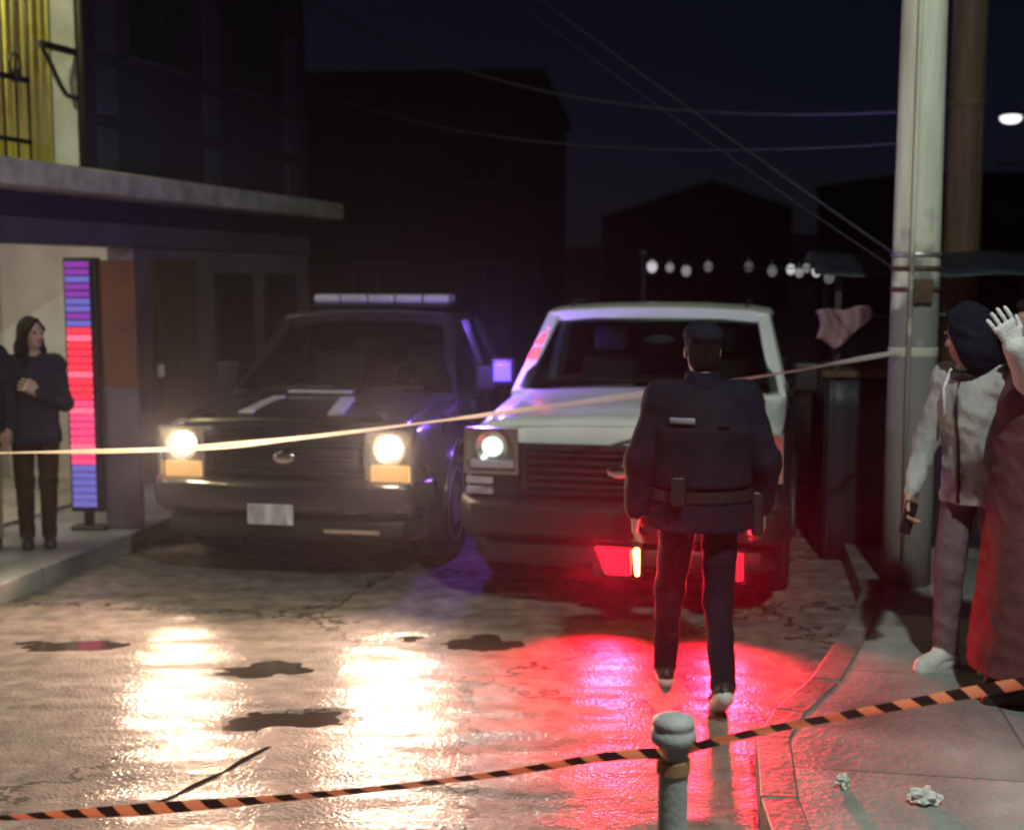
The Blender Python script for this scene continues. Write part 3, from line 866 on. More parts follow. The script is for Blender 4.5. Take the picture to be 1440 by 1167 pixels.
def pickup(P):
    """a pickup truck whose front centre stands at the root, nose towards local -Y"""
    root = empty(P['name'], (*P['loc'], 0.0), P['rz'], P['label'], P['cat'])
    w, hz, up, lo = P['w'], P['hz'], P['paint'], P['flank']
    zs = 1.02 + hz
    L = P['len']
    cab0, cab1 = 1.22, P['cab_end']
    hood = [(0.0, section(w * 0.93, 0.46, zs - 0.10, 0.0)), (0.035, section(w * 0.955, 0.43, zs - 0.035, 0.02)), (0.11, section(w * 0.975, 0.40, zs, 0.03)),
            (0.4, section(w * 0.99, 0.36, zs + 0.02, 0.045)), (0.8, section(w, 0.34, zs + 0.05, 0.05)), (1.2, section(w, 0.34, zs + 0.085, 0.05)),
            (1.32, section(w, 0.34, zs + 0.09, 0.0))]
    belt = zs + 0.09
    rest = [(1.9, section(w, 0.34, belt, 0.0)), (cab1, section(w, 0.34, belt, 0.0))]
    m = loft(hood + rest)
    body = m.build('body', up, root, smooth=False)
    cut = []
    for s_ in (-1, 1):
        q = MB(); q.lathe([(0.445, -0.24), (0.445, 0.3)], 28, (s_ * w, 0.86, 0.37), 'X')
        co = q.build('cutter', 'black'); co.parent = root; cut.append(co)
    bpy.context.view_layer.update()
    carve(body, cut)
    md = body.modifiers.new('bevel', 'BEVEL'); md.width = 0.012; md.segments = 2; md.limit_method = 'ANGLE'; md.angle_limit = R(35)
    body.data.shade_smooth()
    body.modifiers.new('wn', 'WEIGHTED_NORMAL')
    if lo != up:
        body.data.materials.append(M[lo])
        for pl_ in body.data.polygons:
            if pl_.normal.z < 0.45 and (pl_.center.z < zs - 0.07 or abs(pl_.normal.x) > 0.9): pl_.material_index = 1
    # flank panels (fender skin and doors) of their own colour, 3 mm proud
    hs = section(w, 0.34, belt, 0.0)

    def flank(s_, y0, y1, name, mat, k0=1, k1=5, off=0.004):
        q = MB()
        vs, fs = [], []
        for y in (y0, y1):
            for k_ in range(k0, k1 + 1):
                x, z = hs[k_]
                vs.append((s_ * (x + off), y, z))
        n_ = k1 - k0 + 1
        for k_ in range(n_ - 1): fs.append((k_, k_ + 1, n_ + k_ + 1, n_ + k_))
        q.add(vs, fs)
        return q.build(name, mat, root, smooth=True, solid=0.006)
    for s_ in (-1, 1):
        d = flank(s_, 1.42, cab1 - 0.06 if cab1 < 2.9 else 2.52, 'door', lo)
        q = MB(); q.box(s_ * (w + 0.012), s_ * (w + 0.034), 2.25, 2.42, belt - 0.20, belt - 0.165); q.build('handle', 'black', d, bevel=0.006)
        if cab1 >= 2.9:
            d = flank(s_, 2.56, cab1 - 0.05, 'door', lo)
            q = MB(); q.box(s_ * (w + 0.012), s_ * (w + 0.034), cab1 - 0.32, cab1 - 0.15, belt - 0.20, belt - 0.165); q.build('handle', 'black', d, bevel=0.006)
        # arch lip
        q = MB()
        q.tube([(s_ * (w + 0.002), 0.86 + 0.45 * math.cos(a), 0.37 + 0.45 * math.sin(a)) for a in [R(6) + R(168) * i / 18 for i in range(19)]], 0.022, 8)
        q.build('wheel_arch', 'black' if lo != up else up, root, smooth=True)
    # bonnet panel, standing 6 mm proud of the shell with a gap round it
    def top_z(y, x):
        for (ya_, ha), (yb_, hb) in zip(hood[:-1], hood[1:]):
            if ya_ <= y <= yb_:
                f_ = (y - ya_) / (yb_ - ya_)
                zz_ = []
                for hs_ in (ha, hb):
                    pts_ = hs_[5:][::-1]
                    zz_.append(float(np.interp(abs(x), [q_[0] for q_ in pts_], [q_[1] for q_ in pts_])))
                return zz_[0] + (zz_[1] - zz_[0]) * f_
        return hood[-1][1][-1][1]
    q = MB()
    q.grid(lambda u, v: (w * 0.83 * (2 * u - 1), 0.05 + 1.06 * v, top_z(0.05 + 1.06 * v, w * 0.83 * (2 * u - 1)) + 0.007), 20, 14)
    q.build('bonnet', up, root, smooth=True, solid=0.010)
    # cargo bed
    q = MB()
    b0, b1 = cab1 + 0.05, L
    q.box(-w + 0.02, -w + 0.10, b0, b1, 0.55, belt - 0.02).box(w - 0.10, w - 0.02, b0, b1, 0.55, belt - 0.02)
    q.box(-w + 0.10, w - 0.10, b0, b0 + 0.05, 0.55, belt - 0.02).box(-w + 0.10, w - 0.10, b0 + 0.05, b1, 0.60, 0.66)
    q.build('cargo_bed', lo, root, bevel=0.012)
    q = MB(); q.box(-w + 0.1, w - 0.1, b1 - 0.06, b1 - 0.005, 0.662, belt - 0.02); q.build('tailgate', lo, root, bevel=0.01)
    for s_ in (-1, 1):
        q = MB(); q.box(s_ * (w - 0.13), s_ * (w - 0.02), b1, b1 + 0.02, 0.75, 1.0); q.build('tail_light', 'reddim' if P.get('tail') else 'black', root)
    # chassis rail between wheels
    q = MB(); q.box(-0.5, 0.5, 0.35, L - 0.3, 0.32, 0.48); q.build('chassis', 'black', root)
    # wheels
    for yy in (0.86, L - 1.15):
        for s_ in (-1, 1):
            wh = bpy.data.objects.new('wheel', None); COL.objects.link(wh); wh.parent = root; wh.location = (s_ * (w - 0.13), yy, 0.37)
            q = MB(); q.lathe([(0.25, -0.11), (0.33, -0.12), (0.365, -0.095), (0.372, 0), (0.365, 0.095), (0.33, 0.12), (0.25, 0.11)], 30, (0, 0, 0), 'X')
            q.build('tyre', 'rubber', wh, smooth=True)
            q = MB(); q.lathe([(0.05, s_ * 0.12), (0.06, s_ * 0.125), (0.22, s_ * 0.095), (0.25, s_ * 0.118), (0.255, s_ * 0.10), (0.0, s_ * 0.05)], 24, (0, 0, 0), 'X')
            q.build('rim', 'steel', wh, smooth=True)
    # greenhouse
    rz_ = P['roof']           # roof height
    A0 = Vector((P['ws_base'], cab0, belt + 0.0)); A1 = Vector((P['ws_top'], cab0 + 0.66, rz_ - 0.075))
    C0 = Vector((P['ws_base'], cab1 - 0.02, belt)); C1 = Vector((P['ws_top'], cab1 - 0.16, rz_ - 0.075))
    B0 = Vector((P['ws_base'] + 0.005, 2.5 if cab1 >= 2.9 else cab1 - 0.3, belt)); B1 = Vector((P['ws_top'] + 0.005, B0.y - 0.06, rz_ - 0.075))
    pw = P.get('pillar', 0.085)
    for s_ in (-1, 1):
        f = lambda v: Vector((s_ * v.x, v.y, v.z))
        for a, b, nm, ww in ((A0, A1, 'front_pillar', pw), (B0, B1, 'middle_pillar', 0.09), (C0, C1, 'rear_pillar', 0.16)):
            q = MB(); q.bar(f(a) + Vector((0, 0, -0.03)), f(b) + Vector((0, 0, 0.02)), ww, 0.06, up=(1, 0, 0) if nm != 'front_pillar' else (0, -1, 0.6), w2=ww * 0.85)
            q.build(nm, up, root, bevel=0.014)
        q = MB()
        a, b, c_, d_ = f(A0), f(B0), f(B1), f(A1)
        q.add([a + Vector((0, 0.05, 0.0)), b, c_, d_ + Vector((0, 0.03, 0))], [(0, 1, 2, 3)]); q.build('side_window', 'glass', root)
        q = MB(); q.add([f(B0), f(C0), f(C1), f(B1)], [(0, 1, 2, 3)]); q.build('side_window', 'glass', root)
    # roof
    hw = P['ws_top'] + 0.05
    ya, yb = A1.y - 0.05, C1.y + 0.08
    rsec = lambda s1, z: [(hw * s1, z - 0.085), (hw * s1 * 1.01, z - 0.05), (hw * s1 * 0.97, z - 0.022), (hw * s1 * 0.82, z - 0.004), (hw * s1 * 0.4, z + 0.012), (0, z + 0.015)]
    q = loft([(ya, rsec(0.985, rz_ - 0.02)), (ya + 0.05, rsec(1.0, rz_)), (ya + 0.4, rsec(1.01, rz_ + 0.015)), (yb - 0.3, rsec(1.0, rz_ + 0.012)), (yb, rsec(0.97, rz_ - 0.02))])
    q.build('roof', up, root, bevel=0.012)
    # windscreen and rear window, slightly bowed
    def screen(a, b, bow, nm):
        q_ = MB()
        def fn(u, v):
            x0, x1 = -a.x, a.x
            p = Vector((a.x * (2 * u - 1), a.y, a.z)).lerp(Vector((b.x * (2 * u - 1), b.y, b.z)), v)
            p.y += bow * (2 * u - 1) ** 2 - bow
            return p
        q_.grid(fn, 12, 5)
        return q_.build(nm, 'glass', root, smooth=True)
    ws = screen(A0 + Vector((0, -0.005, 0.02)), A1 + Vector((0, -0.005, 0)), 0.07, 'windscreen')
    for x0 in (-0.62, 0.05):
        q = MB(); q.tube([(x0, cab0 - 0.10, belt + 0.03), (x0 + 0.55, cab0 - 0.055, belt + 0.055)], 0.009, 6); q.build('wiper', 'black', ws)
    screen(C0, C1, -0.03, 'rear_window')
    q = MB(); q.box(-P['ws_base'] - 0.02, P['ws_base'] + 0.02, cab0 - 0.14, cab0 - 0.02, belt - 0.03, belt + 0.012); q.build('cowl', P.get('cowl', 'black'), root, bevel=0.01)
    # cabin
    q = MB(); q.box(-P['ws_base'] + 0.06, P['ws_base'] - 0.06, cab0 + 0.1, cab0 + 0.52, belt - 0.3, belt + 0.03); q.build('dashboard', 'interior', root, bevel=0.03)
    q = MB(); q.lathe([(0.0, -0.02), (0.0, 0.02)], 8)
    q = MB()
    sc = Vector((0.38, cab0 + 0.60, belt + 0.03))
    q.tube([sc + Vector((0.185 * math.cos(a), 0.07 * math.sin(a) , 0.17 * math.sin(a))) for a in [2 * math.pi * i / 24 for i in range(24)]], 0.014, 6, closed=True)
    q.bar(sc + Vector((-0.17, 0, 0)), sc + Vector((0.17, 0, 0)), 0.03); q.bar(sc, sc + Vector((0, -0.25, -0.1)), 0.05)
    q.build('steering_wheel', 'seat', root, smooth=True)
    for x in (-0.40, 0.40):
        st = bpy.data.objects.new('front_seat', None); COL.objects.link(st); st.parent = root; st.location = (x, cab0 + 0.98, 0.55)
        q = MB(); q.hexa([(-.24, -.02, .1), (.24, -.02, .1), (.24, .12, .1), (-.24, .12, .1), (-.21, .14, .80), (.21, .14, .80), (.21, .25, .80), (-.21, .25, .80)]); q.build('backrest', 'seat', st, bevel=0.04, segs=3)
        q = MB(); q.box(-.25, .25, -.42, .1, 0, .14); q.build('cushion', 'seat', st, bevel=0.04, segs=3)
        q = MB(); q.box(-.13, .13, .16, .25, .83, 1.01); q.build('headrest', P.get('headrest', 'seat'), st, bevel=0.035, segs=3)
    rm = Vector((0.03, cab0 + 0.50, rz_ - 0.22))
    q = MB(); q.ell(rm, (0.11, 0.02, 0.035)); q.build('rear_view_mirror', P.get('mirror_mat', 'interior'), root, smooth=True)
    # door mirrors
    for s_ in (-1, 1):
        q = MB()
        c_ = Vector((s_ * (w + 0.07), cab0 + 0.30, belt + 0.10))
        q.box(c_.x - 0.085, c_.x + 0.085, c_.y - 0.05, c_.y + 0.04, c_.z - 0.10, c_.z + 0.10)
        mo = q.build('door_mirror', P.get('mirror_shell', 'black'), root, bevel=0.03, segs=3)
        q = MB(); q.bar(c_ + Vector((-s_ * 0.06, 0.0, -0.07)), Vector((s_ * (w - 0.02), c_.y + 0.03, belt - 0.03)), 0.05); q.build('arm', 'black', mo)
        q = MB(); q.box(c_.x - 0.07, c_.x + 0.07, c_.y + 0.041, c_.y + 0.046, c_.z - 0.085, c_.z + 0.085); q.build('mirror_glass', 'chrome', mo)
    # bumper
    def bumper(z0, z1, yb_, depth, nm, mat, hw_=w * 1.0):
        q_ = MB()
        vs, fs = [], []
        prof = [(0.06, z0), (0.0, z0 + 0.03), (-0.01, (z0 + z1) / 2), (0.0, z1 - 0.03), (0.05, z1), (depth, z1), (depth, z0)]
        N = 21
        for i in range(N):
            x = -hw_ + 2 * hw_ * i / (N - 1)
            t_ = abs(x) / hw_
            y = yb_ + 0.09 * t_ ** 2 + (0.14 * ((t_ - 0.86) / 0.14) ** 2 if t_ > 0.86 else 0)
            for a, z in prof: vs.append((x, y + a, z))
        n_ = len(prof)
        for i in range(N - 1):
            for k_ in range(n_): fs.append((i * n_ + k_, i * n_ + (k_ + 1) % n_, (i + 1) * n_ + (k_ + 1) % n_, (i + 1) * n_ + k_))
        fs.append(tuple(range(n_))); fs.append(tuple((N - 1) * n_ + k_ for k_ in reversed(range(n_))))
        q_.add(vs, fs)
        return q_.build(nm, mat, root, smooth=False, bevel=0.01)
    bumper(0.44, 0.66, -0.17, 0.20, 'bumper', P['bumper'])
    bumper(0.27, 0.43, -0.11, 0.12, 'valance', 'black', w * 0.92)
    # grille
    gz0, gz1, gw = 0.69, zs - 0.10, P.get('gw', 0.50)
    q = MB()
    q.box(-gw, gw, -0.055, -0.004, gz1 - 0.035, gz1).box(-gw, gw, -0.055, -0.004, gz0, gz0 + 0.03)
    q.box(-gw, -gw + 0.035, -0.055, -0.004, gz0 + 0.03, gz1 - 0.035).box(gw - 0.035, gw, -0.055, -0.004, gz0 + 0.03, gz1 - 0.035)
    gr = q.build('grille', P['grille'], root, bevel=0.008)
    q = MB(); q.box(-gw + 0.036, gw - 0.036, -0.012, -0.003, gz0 + 0.03, gz1 - 0.035); q.build('mesh_backing', 'black', gr)
    nb = 5
    for i in range(nb):
        z = gz0 + 0.03 + (gz1 - gz0 - 0.065) * (i + 0.5) / nb
        q = MB(); q.box(-gw + 0.036, gw - 0.036, -0.042, -0.013, z - 0.009, z + 0.009); q.build('bar', P['grille_bar'], gr)
    q = MB(); q.ell((0, -0.058, (gz0 + gz1) / 2), (0.075, 0.014, 0.045)); q.build('badge', 'chrome', gr, smooth=True)
    # plate
    pc = P['plate_at']
    q = MB()
    if pc: q.box(pc[0] - 0.15, pc[0] + 0.15, pc[1] - 0.012, pc[1], pc[2] - 0.065, pc[2] + 0.065).build('number_plate', 'plate', root, bevel=0.005)
    return root, dict(zs=zs, belt=belt, roof=rz_, w=w, cab0=cab0)


def headlight(root, x, z0, z1, hw, lit, bulb_mat, bulb_r, bulb_z, amber=None, name='headlight'):
    """recessed lamp unit: housing, reflector bowl, bulb, amber lamp below, clear cover"""
    s_ = 1 if x > 0 else -1
    o = bpy.data.objects.new(name, None); COL.objects.link(o); o.parent = root; o.location = (x, -0.03, 0)
    sk = lambda y: y + 0.0
    q = MB()
    q.box(-hw, hw, -0.035, 0.06, z0, z0 + 0.02).box(-hw, hw, -0.035, 0.06, z1 - 0.02, z1)
    q.box(-hw, -hw + 0.018, -0.035, 0.06, z0 + 0.02, z1 - 0.02).box(hw - 0.018, hw, -0.035, 0.06, z0 + 0.02, z1 - 0.02)
    q.box(-hw + 0.018, hw - 0.018, 0.03, 0.06, z0 + 0.02, z1 - 0.02)
    q.build('housing', 'reflector', o)
    q = MB(); q.lathe([(bulb_r + 0.035, -0.02), (bulb_r * 0.9, 0.0), (bulb_r * 0.4, 0.018), (0.0, 0.024)], 22, (0, 0, bulb_z), 'Y', False); q.build('reflector', 'reflector', o, smooth=True)
    q = MB(); q.ell((0, -0.006, bulb_z), (bulb_r, 0.012, bulb_r * 0.9)); q.build('bulb', bulb_mat, o, smooth=True)
    if amber:
        q = MB(); q.box(-hw + 0.03, hw - 0.03, -0.025, 0.02, z0 + 0.03, z0 + 0.03 + amber[1]); q.build('turn_signal', amber[0], o, bevel=0.012)
    q = MB(); q.grid(lambda u, v: (-hw + 2 * hw * u, -0.037 - 0.02 * (1 - (2 * u - 1) ** 2), z0 + 0.005 + (z1 - z0 - 0.01) * v), 8, 1); q.build('cover', 'prism', o, smooth=True)
    return o


# ---- dark pickup with both headlights on
dk, D = pickup(dict(name='pickup_truck', loc=(-1.43, 8.06), rz=-R(10), w=0.93, hz=-0.02, paint='darkpaint', flank='darkpaint', len=5.2, cab_end=3.1,
                    roof=1.66, ws_base=0.80, ws_top=0.63, bumper='darkpaint', grille='black', grille_bar='black', plate_at=(-0.05, -0.18, 0.455), cat='pickup truck',
                    label='dark pickup truck with both headlights shining on the wet road'))
for x in (-0.685, 0.685):
    hlt = headlight(dk, x, 0.60, 0.985, 0.155, True, 'bulb', 0.070, 0.87, ('amberhot', 0.13))
    lamp('headlight_beam', 'SPOT', (0, -0.09, 0.87), 430, (1.0, 0.66, 0.44), hlt, target=(-0.9 if x < 0 else 0.2, -8.0, 0.75), radius=0.06, spot=R(118), blend=1.0)
# raised hood scoop, its highlights put in as pale strips
q = MB()
zt = D['zs']
q.hexa([(-0.36, 0.10, zt + 0.02), (0.30, 0.10, zt + 0.02), (0.25, 1.0, zt + 0.08), (-0.31, 1.0, zt + 0.08), (-0.25, 0.22, zt + 0.085), (0.19, 0.22, zt + 0.085), (0.17, 0.98, zt + 0.145), (-0.23, 0.98, zt + 0.145)])
sc = q.build('hood_scoop', 'darkpaint', dk, bevel=0.015)
for a, b, w_ in (((-0.335, 0.14, zt + 0.055), (-0.27, 0.62, zt + 0.115), 0.10), ((0.275, 0.14, zt + 0.055), (0.215, 0.62, zt + 0.115), 0.10), ((-0.24, 0.74, zt + 0.142), (0.20, 0.74, zt + 0.142), 0.10)):
    q = MB(); q.bar(a, b, w_, 0.016); q.build('highlight_strip', 'highlight', sc, bevel=0.005)
# light bar on the roof
lb = bpy.data.objects.new('light_bar', None); COL.objects.link(lb); lb.parent = dk; lb.location = (0.06, 2.12, D['roof'])
q = MB(); q.box(-0.55, 0.55, -0.13, 0.13, 0.03, 0.06); q.build('base', 'black', lb, bevel=0.01)
for i in range(5):
    q = MB(); x = -0.55 + 0.22 * i; q.box(x + 0.004, x + 0.216, -0.125, 0.125, 0.061, 0.13); q.build('lens', 'barlens', lb, bevel=0.025, segs=3)
for x in (-0.45, 0.45):
    q = MB(); q.box(x - 0.03, x + 0.03, -0.08, 0.08, -0.03, 0.03); q.build('foot', 'black', lb)
q = MB(); q.box(0.30, 0.66, -0.205, -0.18, 0.35, 0.385); q.build('tow_plate', 'chrome', dk, bevel=0.005)

# ---- white pickup
wt, T = pickup(dict(name='pickup_truck', loc=(0.62, 7.22), rz=-R(12.5), w=0.96, hz=0.06, paint='whitepaint', flank='navypaint', len=5.4, cab_end=2.75,
                    roof=1.715, ws_base=0.86, ws_top=0.735, pillar=0.10, bumper='black', grille='black', grille_bar='grillebar', plate_at=None, cat='pickup truck',
                    label='white pickup truck with navy flanks and red strobe lamps in its bumper', cowl='whitepaint', gw=0.57, mirror_mat='barlens', headrest='barlens'))
for x in (-0.745, 0.745):
    hlt = headlight(wt, x, 0.80, 1.065, 0.16, True, 'cool', 0.06, 0.955, ('barlens', 0.05))
lamp('headlight_beam', 'SPOT', (0.0, -0.09, 0.95), 22, (0.80, 1.0, 0.96), [c_ for c_ in wt.children if c_.name.startswith('headlight')][0], target=(0, -4.5, 0.05), radius=0.06, spot=R(80), blend=0.8)
# corner markers stacked beside the lamp
for z in (0.70, 0.76):
    q = MB(); q.box(-0.9, -0.74, -0.05, -0.008, z - 0.022, z + 0.022); q.build('side_marker', 'barlens', wt, bevel=0.008)
# red strobes low in the bumper, an amber lamp next to the one
for x, nm, mt in ((-0.02, 'strobe_lamp', 'redlamp'), (0.60, 'strobe_lamp', 'redlamp'), (0.112, 'amber_lamp', 'amberlit')):
    hw_ = 0.105 if nm == 'strobe_lamp' else 0.016
    so = bpy.data.objects.new(nm, None); COL.objects.link(so); so.parent = wt; so.location = (x, -0.155, 0.345)
    q = MB(); q.hexa([(-hw_ * 0.4, 0, -0.085), (hw_, 0, -0.085), (hw_, 0.06, -0.085), (-hw_ * 0.4, 0.06, -0.085), (-hw_, -0.02, 0.075), (hw_, -0.02, 0.075), (hw_, 0.06, 0.075), (-hw_, 0.06, 0.075)])
    q.build('lens', mt, so, bevel=0.012)
    q = MB(); q.box(-hw_ - 0.012, hw_ + 0.012, 0.02, 0.08, -0.10, 0.09); q.build('holder', 'black', so)
    if nm == 'strobe_lamp':
        lamp('strobe_light', 'SPOT', (0, -0.06, 0), 520, (1.0, 0.010, 0.032), so, target=(0, -4.0, -0.08), radius=0.09, spot=R(110), blend=1.0)
# pillar-mounted red marker and blue marker by the mirror
pa, pb = Vector((-0.86, 1.22, T['belt'])), Vector((-0.735, 1.88, T['roof'] - 0.075))
for f0, f1 in ((0.40, 0.56), (0.60, 0.76), (0.80, 0.92)):
    q = MB(); q.bar(pa.lerp(pb, f0) + Vector((-0.012, -0.035, 0)), pa.lerp(pb, f1) + Vector((-0.012, -0.035, 0)), 0.055, 0.03); q.build('pillar_light', 'reddim', wt, bevel=0.008)
q = MB(); q.box(-1.09, -0.97, 1.455, 1.475, T['belt'] + 0.04, T['belt'] + 0.16); q.build('mirror_light', 'bluedim', wt, bevel=0.006)
lamp('marker_light', 'POINT', (-1.10, 1.2, T['belt'] + 0.25), 40, (0.30, 0.12, 1.0), wt, radius=0.05)
# low roof rails
for s_ in (-1, 1):
    q = MB(); q.tube([(s_ * 0.62, 1.95, T['roof'] + 0.0), (s_ * 0.62, 2.02, T['roof'] + 0.045), (s_ * 0.62, 2.5, T['roof'] + 0.045), (s_ * 0.62, 2.56, T['roof'])], 0.012, 8); q.build('roof_rail', 'black', wt, smooth=True)

# ================================================================== STALL, FESTOON, LED COLUMN
ST = empty('market_stall', (2.14, 8.62, SWZ), -AZ, 'covered market stall draped in navy tarpaulin behind the concrete pole', 'stall')
for x, y in ((0.05, 0.05), (1.5, 0.05), (0.05, 1.3), (1.5, 1.3)):
    q = MB(); q.box(x - .02, x + .02, y - .02, y + .02, -0.14, 1.84); q.build('post', 'black', ST)
def drape(u, v):
    x = 0.0 + 1.55 * u
    return (x, -0.02 + 0.03 * math.sin(u * 34) * (0.4 + 0.6 * (1 - v)) , -0.11 + 1.25 * v)
q = MB(); q.grid(drape, 60, 6); q.build('tarpaulin', 'tarp', ST, smooth=True, solid=0.006)
q = MB(); q.grid(lambda u, v: (-0.02 + 0.03 * math.sin(u * 26) * (1 - 0.6 * v), 1.35 * u, -0.11 + 1.25 * v), 50, 6); q.build('tarpaulin', 'tarp', ST, smooth=True, solid=0.006)
q = MB(); q.box(-0.05, 1.6, -0.05, 1.4, 1.14, 1.18); q.build('counter', 'wood', ST)
q = MB(); q.grid(lambda u, v: (-0.12 + 1.75 * u, -0.15 + 1.65 * v, 1.83 + 0.16 * math.sin(math.pi * v) - 0.02 * math.sin(math.pi * 3 * u) ** 2), 18, 10); q.build('canopy', 'tarp', ST, smooth=True, solid=0.008)
# pink cloth folded over the stall's front rail
q = MB(); q.tube([(-0.1, -0.02, 1.56), (1.55, -0.02, 1.56)], 0.012, 8); q.build('rail', 'black', ST)
def cloth(u, v):
    x = -0.07 + 0.34 * u + 0.03 * math.sin(v * 3)
    drop = 0.07 + 0.20 * (1 - abs(u - 0.35) * 1.3)
    z = 1.585 + 0.03 * u - drop * v + 0.01 * math.sin(u * 9)
    return (x - 0.03, -0.05 - 0.02 * math.sin(u * 14 + v), z)
q = MB(); q.grid(cloth, 20, 8)
pc_ = q.build('hanging_cloth', 'pink', smooth=True, solid=0.004)
pc_.location = ST.location; pc_.rotation_euler = ST.rotation_euler
tag(pc_, 'pinkish cloth hanging over the front rail of the tarpaulin stall', 'cloth')

# festoon of small bulbs strung from the slim pole to the stall
a = at(905, 372, 12.6); b = Vector((ST.location.x + 0.12, 8.66, 1.965))
fs_ = empty('string_lights', a, 0, 'string of small white bulbs hanging above the white pickup roof', 'string lights')
cpts = []
for i in range(25):
    t_ = i / 24
    p = a.lerp(b, t_); p.z -= 0.03 * 4 * t_ * (1 - t_); p.z += 0.03
    cpts.append(p - a)
q = MB(); q.tube(cpts, 0.005, 6); q.build('wire', 'black', fs_)
blb = [(917, 375, 0, .05), (942, 376, 1, .04), (965, 381, 1, .045), (996, 375, 2, .04), (1053, 375, 3, .04), (1086, 381, 2, .04), (1112, 379, 0, .035), (1124, 383, 1, .035), (1134, 377, 1, .03),
       (1148, 382, 0, .035), (1160, 378, 1, .03), (1166, 390, 2, .04), (1215, 381, 1, .035)]
for u, v, lv, r_ in blb:
    t_ = (u - 905) / (1225 - 905)
    y = a.y + (b.y - a.y) * t_
    p = at(u, v, y) - a
    q = MB(); q.ell(p, (r_, r_, r_ * 1.2), 10, 7); bo = q.build('bulb', 'fest%d' % lv, fs_, smooth=True)
    q = MB(); q.tube([p + Vector((0, 0, r_)), p + Vector((0, 0, r_ + 0.05))], 0.012, 6); q.build('socket', 'black', bo)
# the post carrying its other end
sp_ = empty('slim_post', (a.x, 12.6, -0.02), 0, 'slim black post behind the pickup carrying the bulb string', 'post')
q = MB(); q.tube([(0, 0, 0), (0, 0, a.z + 0.12)], 0.025, 8); q.build('shaft', 'black', sp_, smooth=True)
q = MB(); q.ell((0, 0, a.z + 0.13), (0.04, 0.04, 0.04)); q.build('cap', 'black', sp_, smooth=True)

# LED column sign on the left pavement
yL = 9.0
x0, x1 = at(98, 540, yL).x, at(131, 540, yL).x
zt_, zb_ = at(115, 368, yL).z, at(115, 714, yL).z
ls = empty('led_column', ((x0 + x1) / 2, yL, LZ), R(-4), 'tall column of glowing red and violet light bars by the porch', 'light column')
hwL = (x1 - x0) / 2
q = MB(); q.box(-hwL - 0.025, hwL + 0.05, 0.0, 0.10, zb_ - LZ - 0.03, zt_ - LZ + 0.03); q.build('housing', 'black', ls, bevel=0.01)
q = MB(); q.box(hwL + 0.052, hwL + 0.052 + 0.27, 0.02, 0.07, 1.02, zt_ - LZ + 0.01); q.build('side_panel', 'redpanel', ls, bevel=0.006)
q = MB(); q.box(hwL + 0.052, hwL + 0.052 + 0.27, 0.025, 0.065, 0.02, 1.015); q.build('lower_panel', 'header', ls, bevel=0.006)
q = MB(); q.box(-hwL - 0.03, hwL + 0.05, -0.02, 0.12, 0.0, 0.03); q.build('foot', 'black', ls, bevel=0.01)
q = MB(); q.box(-0.03, 0.03, 0.03, 0.08, 0.03, zb_ - LZ - 0.02); q.build('stem', 'black', ls)
nr = 34
for i in range(nr):
    f0 = i / nr
    z1_ = (zt_ - LZ) - (zt_ - zb_) * f0
    z0_ = (zt_ - LZ) - (zt_ - zb_) * (i + 0.80) / nr
    mt = 'ledviolet' if f0 < 0.26 else 'ledred' if f0 < 0.55 else 'ledpink' if f0 < 0.80 else 'ledblue'
    if f0 < 0.26 and i % 3 == 2: mt = 'ledblue'
    if (i * 7) % 5 == 0 and mt in ('ledred', 'ledpink'): mt = 'ledhot'
    if (i * 11) % 7 == 3 and mt == 'ledviolet': mt = 'ledblue'
    q = MB(); q.box(-hwL, hwL, -0.022, -0.001, z0_, z1_); q.build('light_bar', mt, ls)

# ================================================================== POST, TAPES, LITTER
YP = 3.0
pt = at(948, 1003, YP)
gp = empty('steel_post', (pt.x, YP, SWZ - 0.12), 0, 'short grey steel post with collared cap that the striped tape is tied to', 'post')
rP = at(969, 1100, YP).x - at(948, 1100, YP).x
q = MB(); q.lathe([(rP, 0), (rP, pt.z - 0.06), (0, pt.z - 0.06)], 20); q.build('shaft', 'postpaint', gp, smooth=False, bevel=0.002)
rc = at(980, 1020, YP).x - pt.x
q = MB(); q.lathe([(rP + 0.001, pt.z - 0.075), (rc * 0.9, pt.z - 0.072), (rc, pt.z - 0.066), (rc, pt.z - 0.044), (rc * 0.92, pt.z - 0.040), (rc * 0.90, pt.z - 0.030), (rc * 0.94, pt.z - 0.026), (rc * 0.9, pt.z - 0.012), (rc * 0.6, pt.z - 0.004), (0, pt.z)], 24)
q.build('cap', 'postpaint', gp, smooth=True)
q = MB(); q.lathe([(rP * 1.6, 0), (rP * 1.6, 0.03), (rP * 1.2, 0.05), (rP, 0.05)], 20); q.build('foot', 'postpaint', gp)


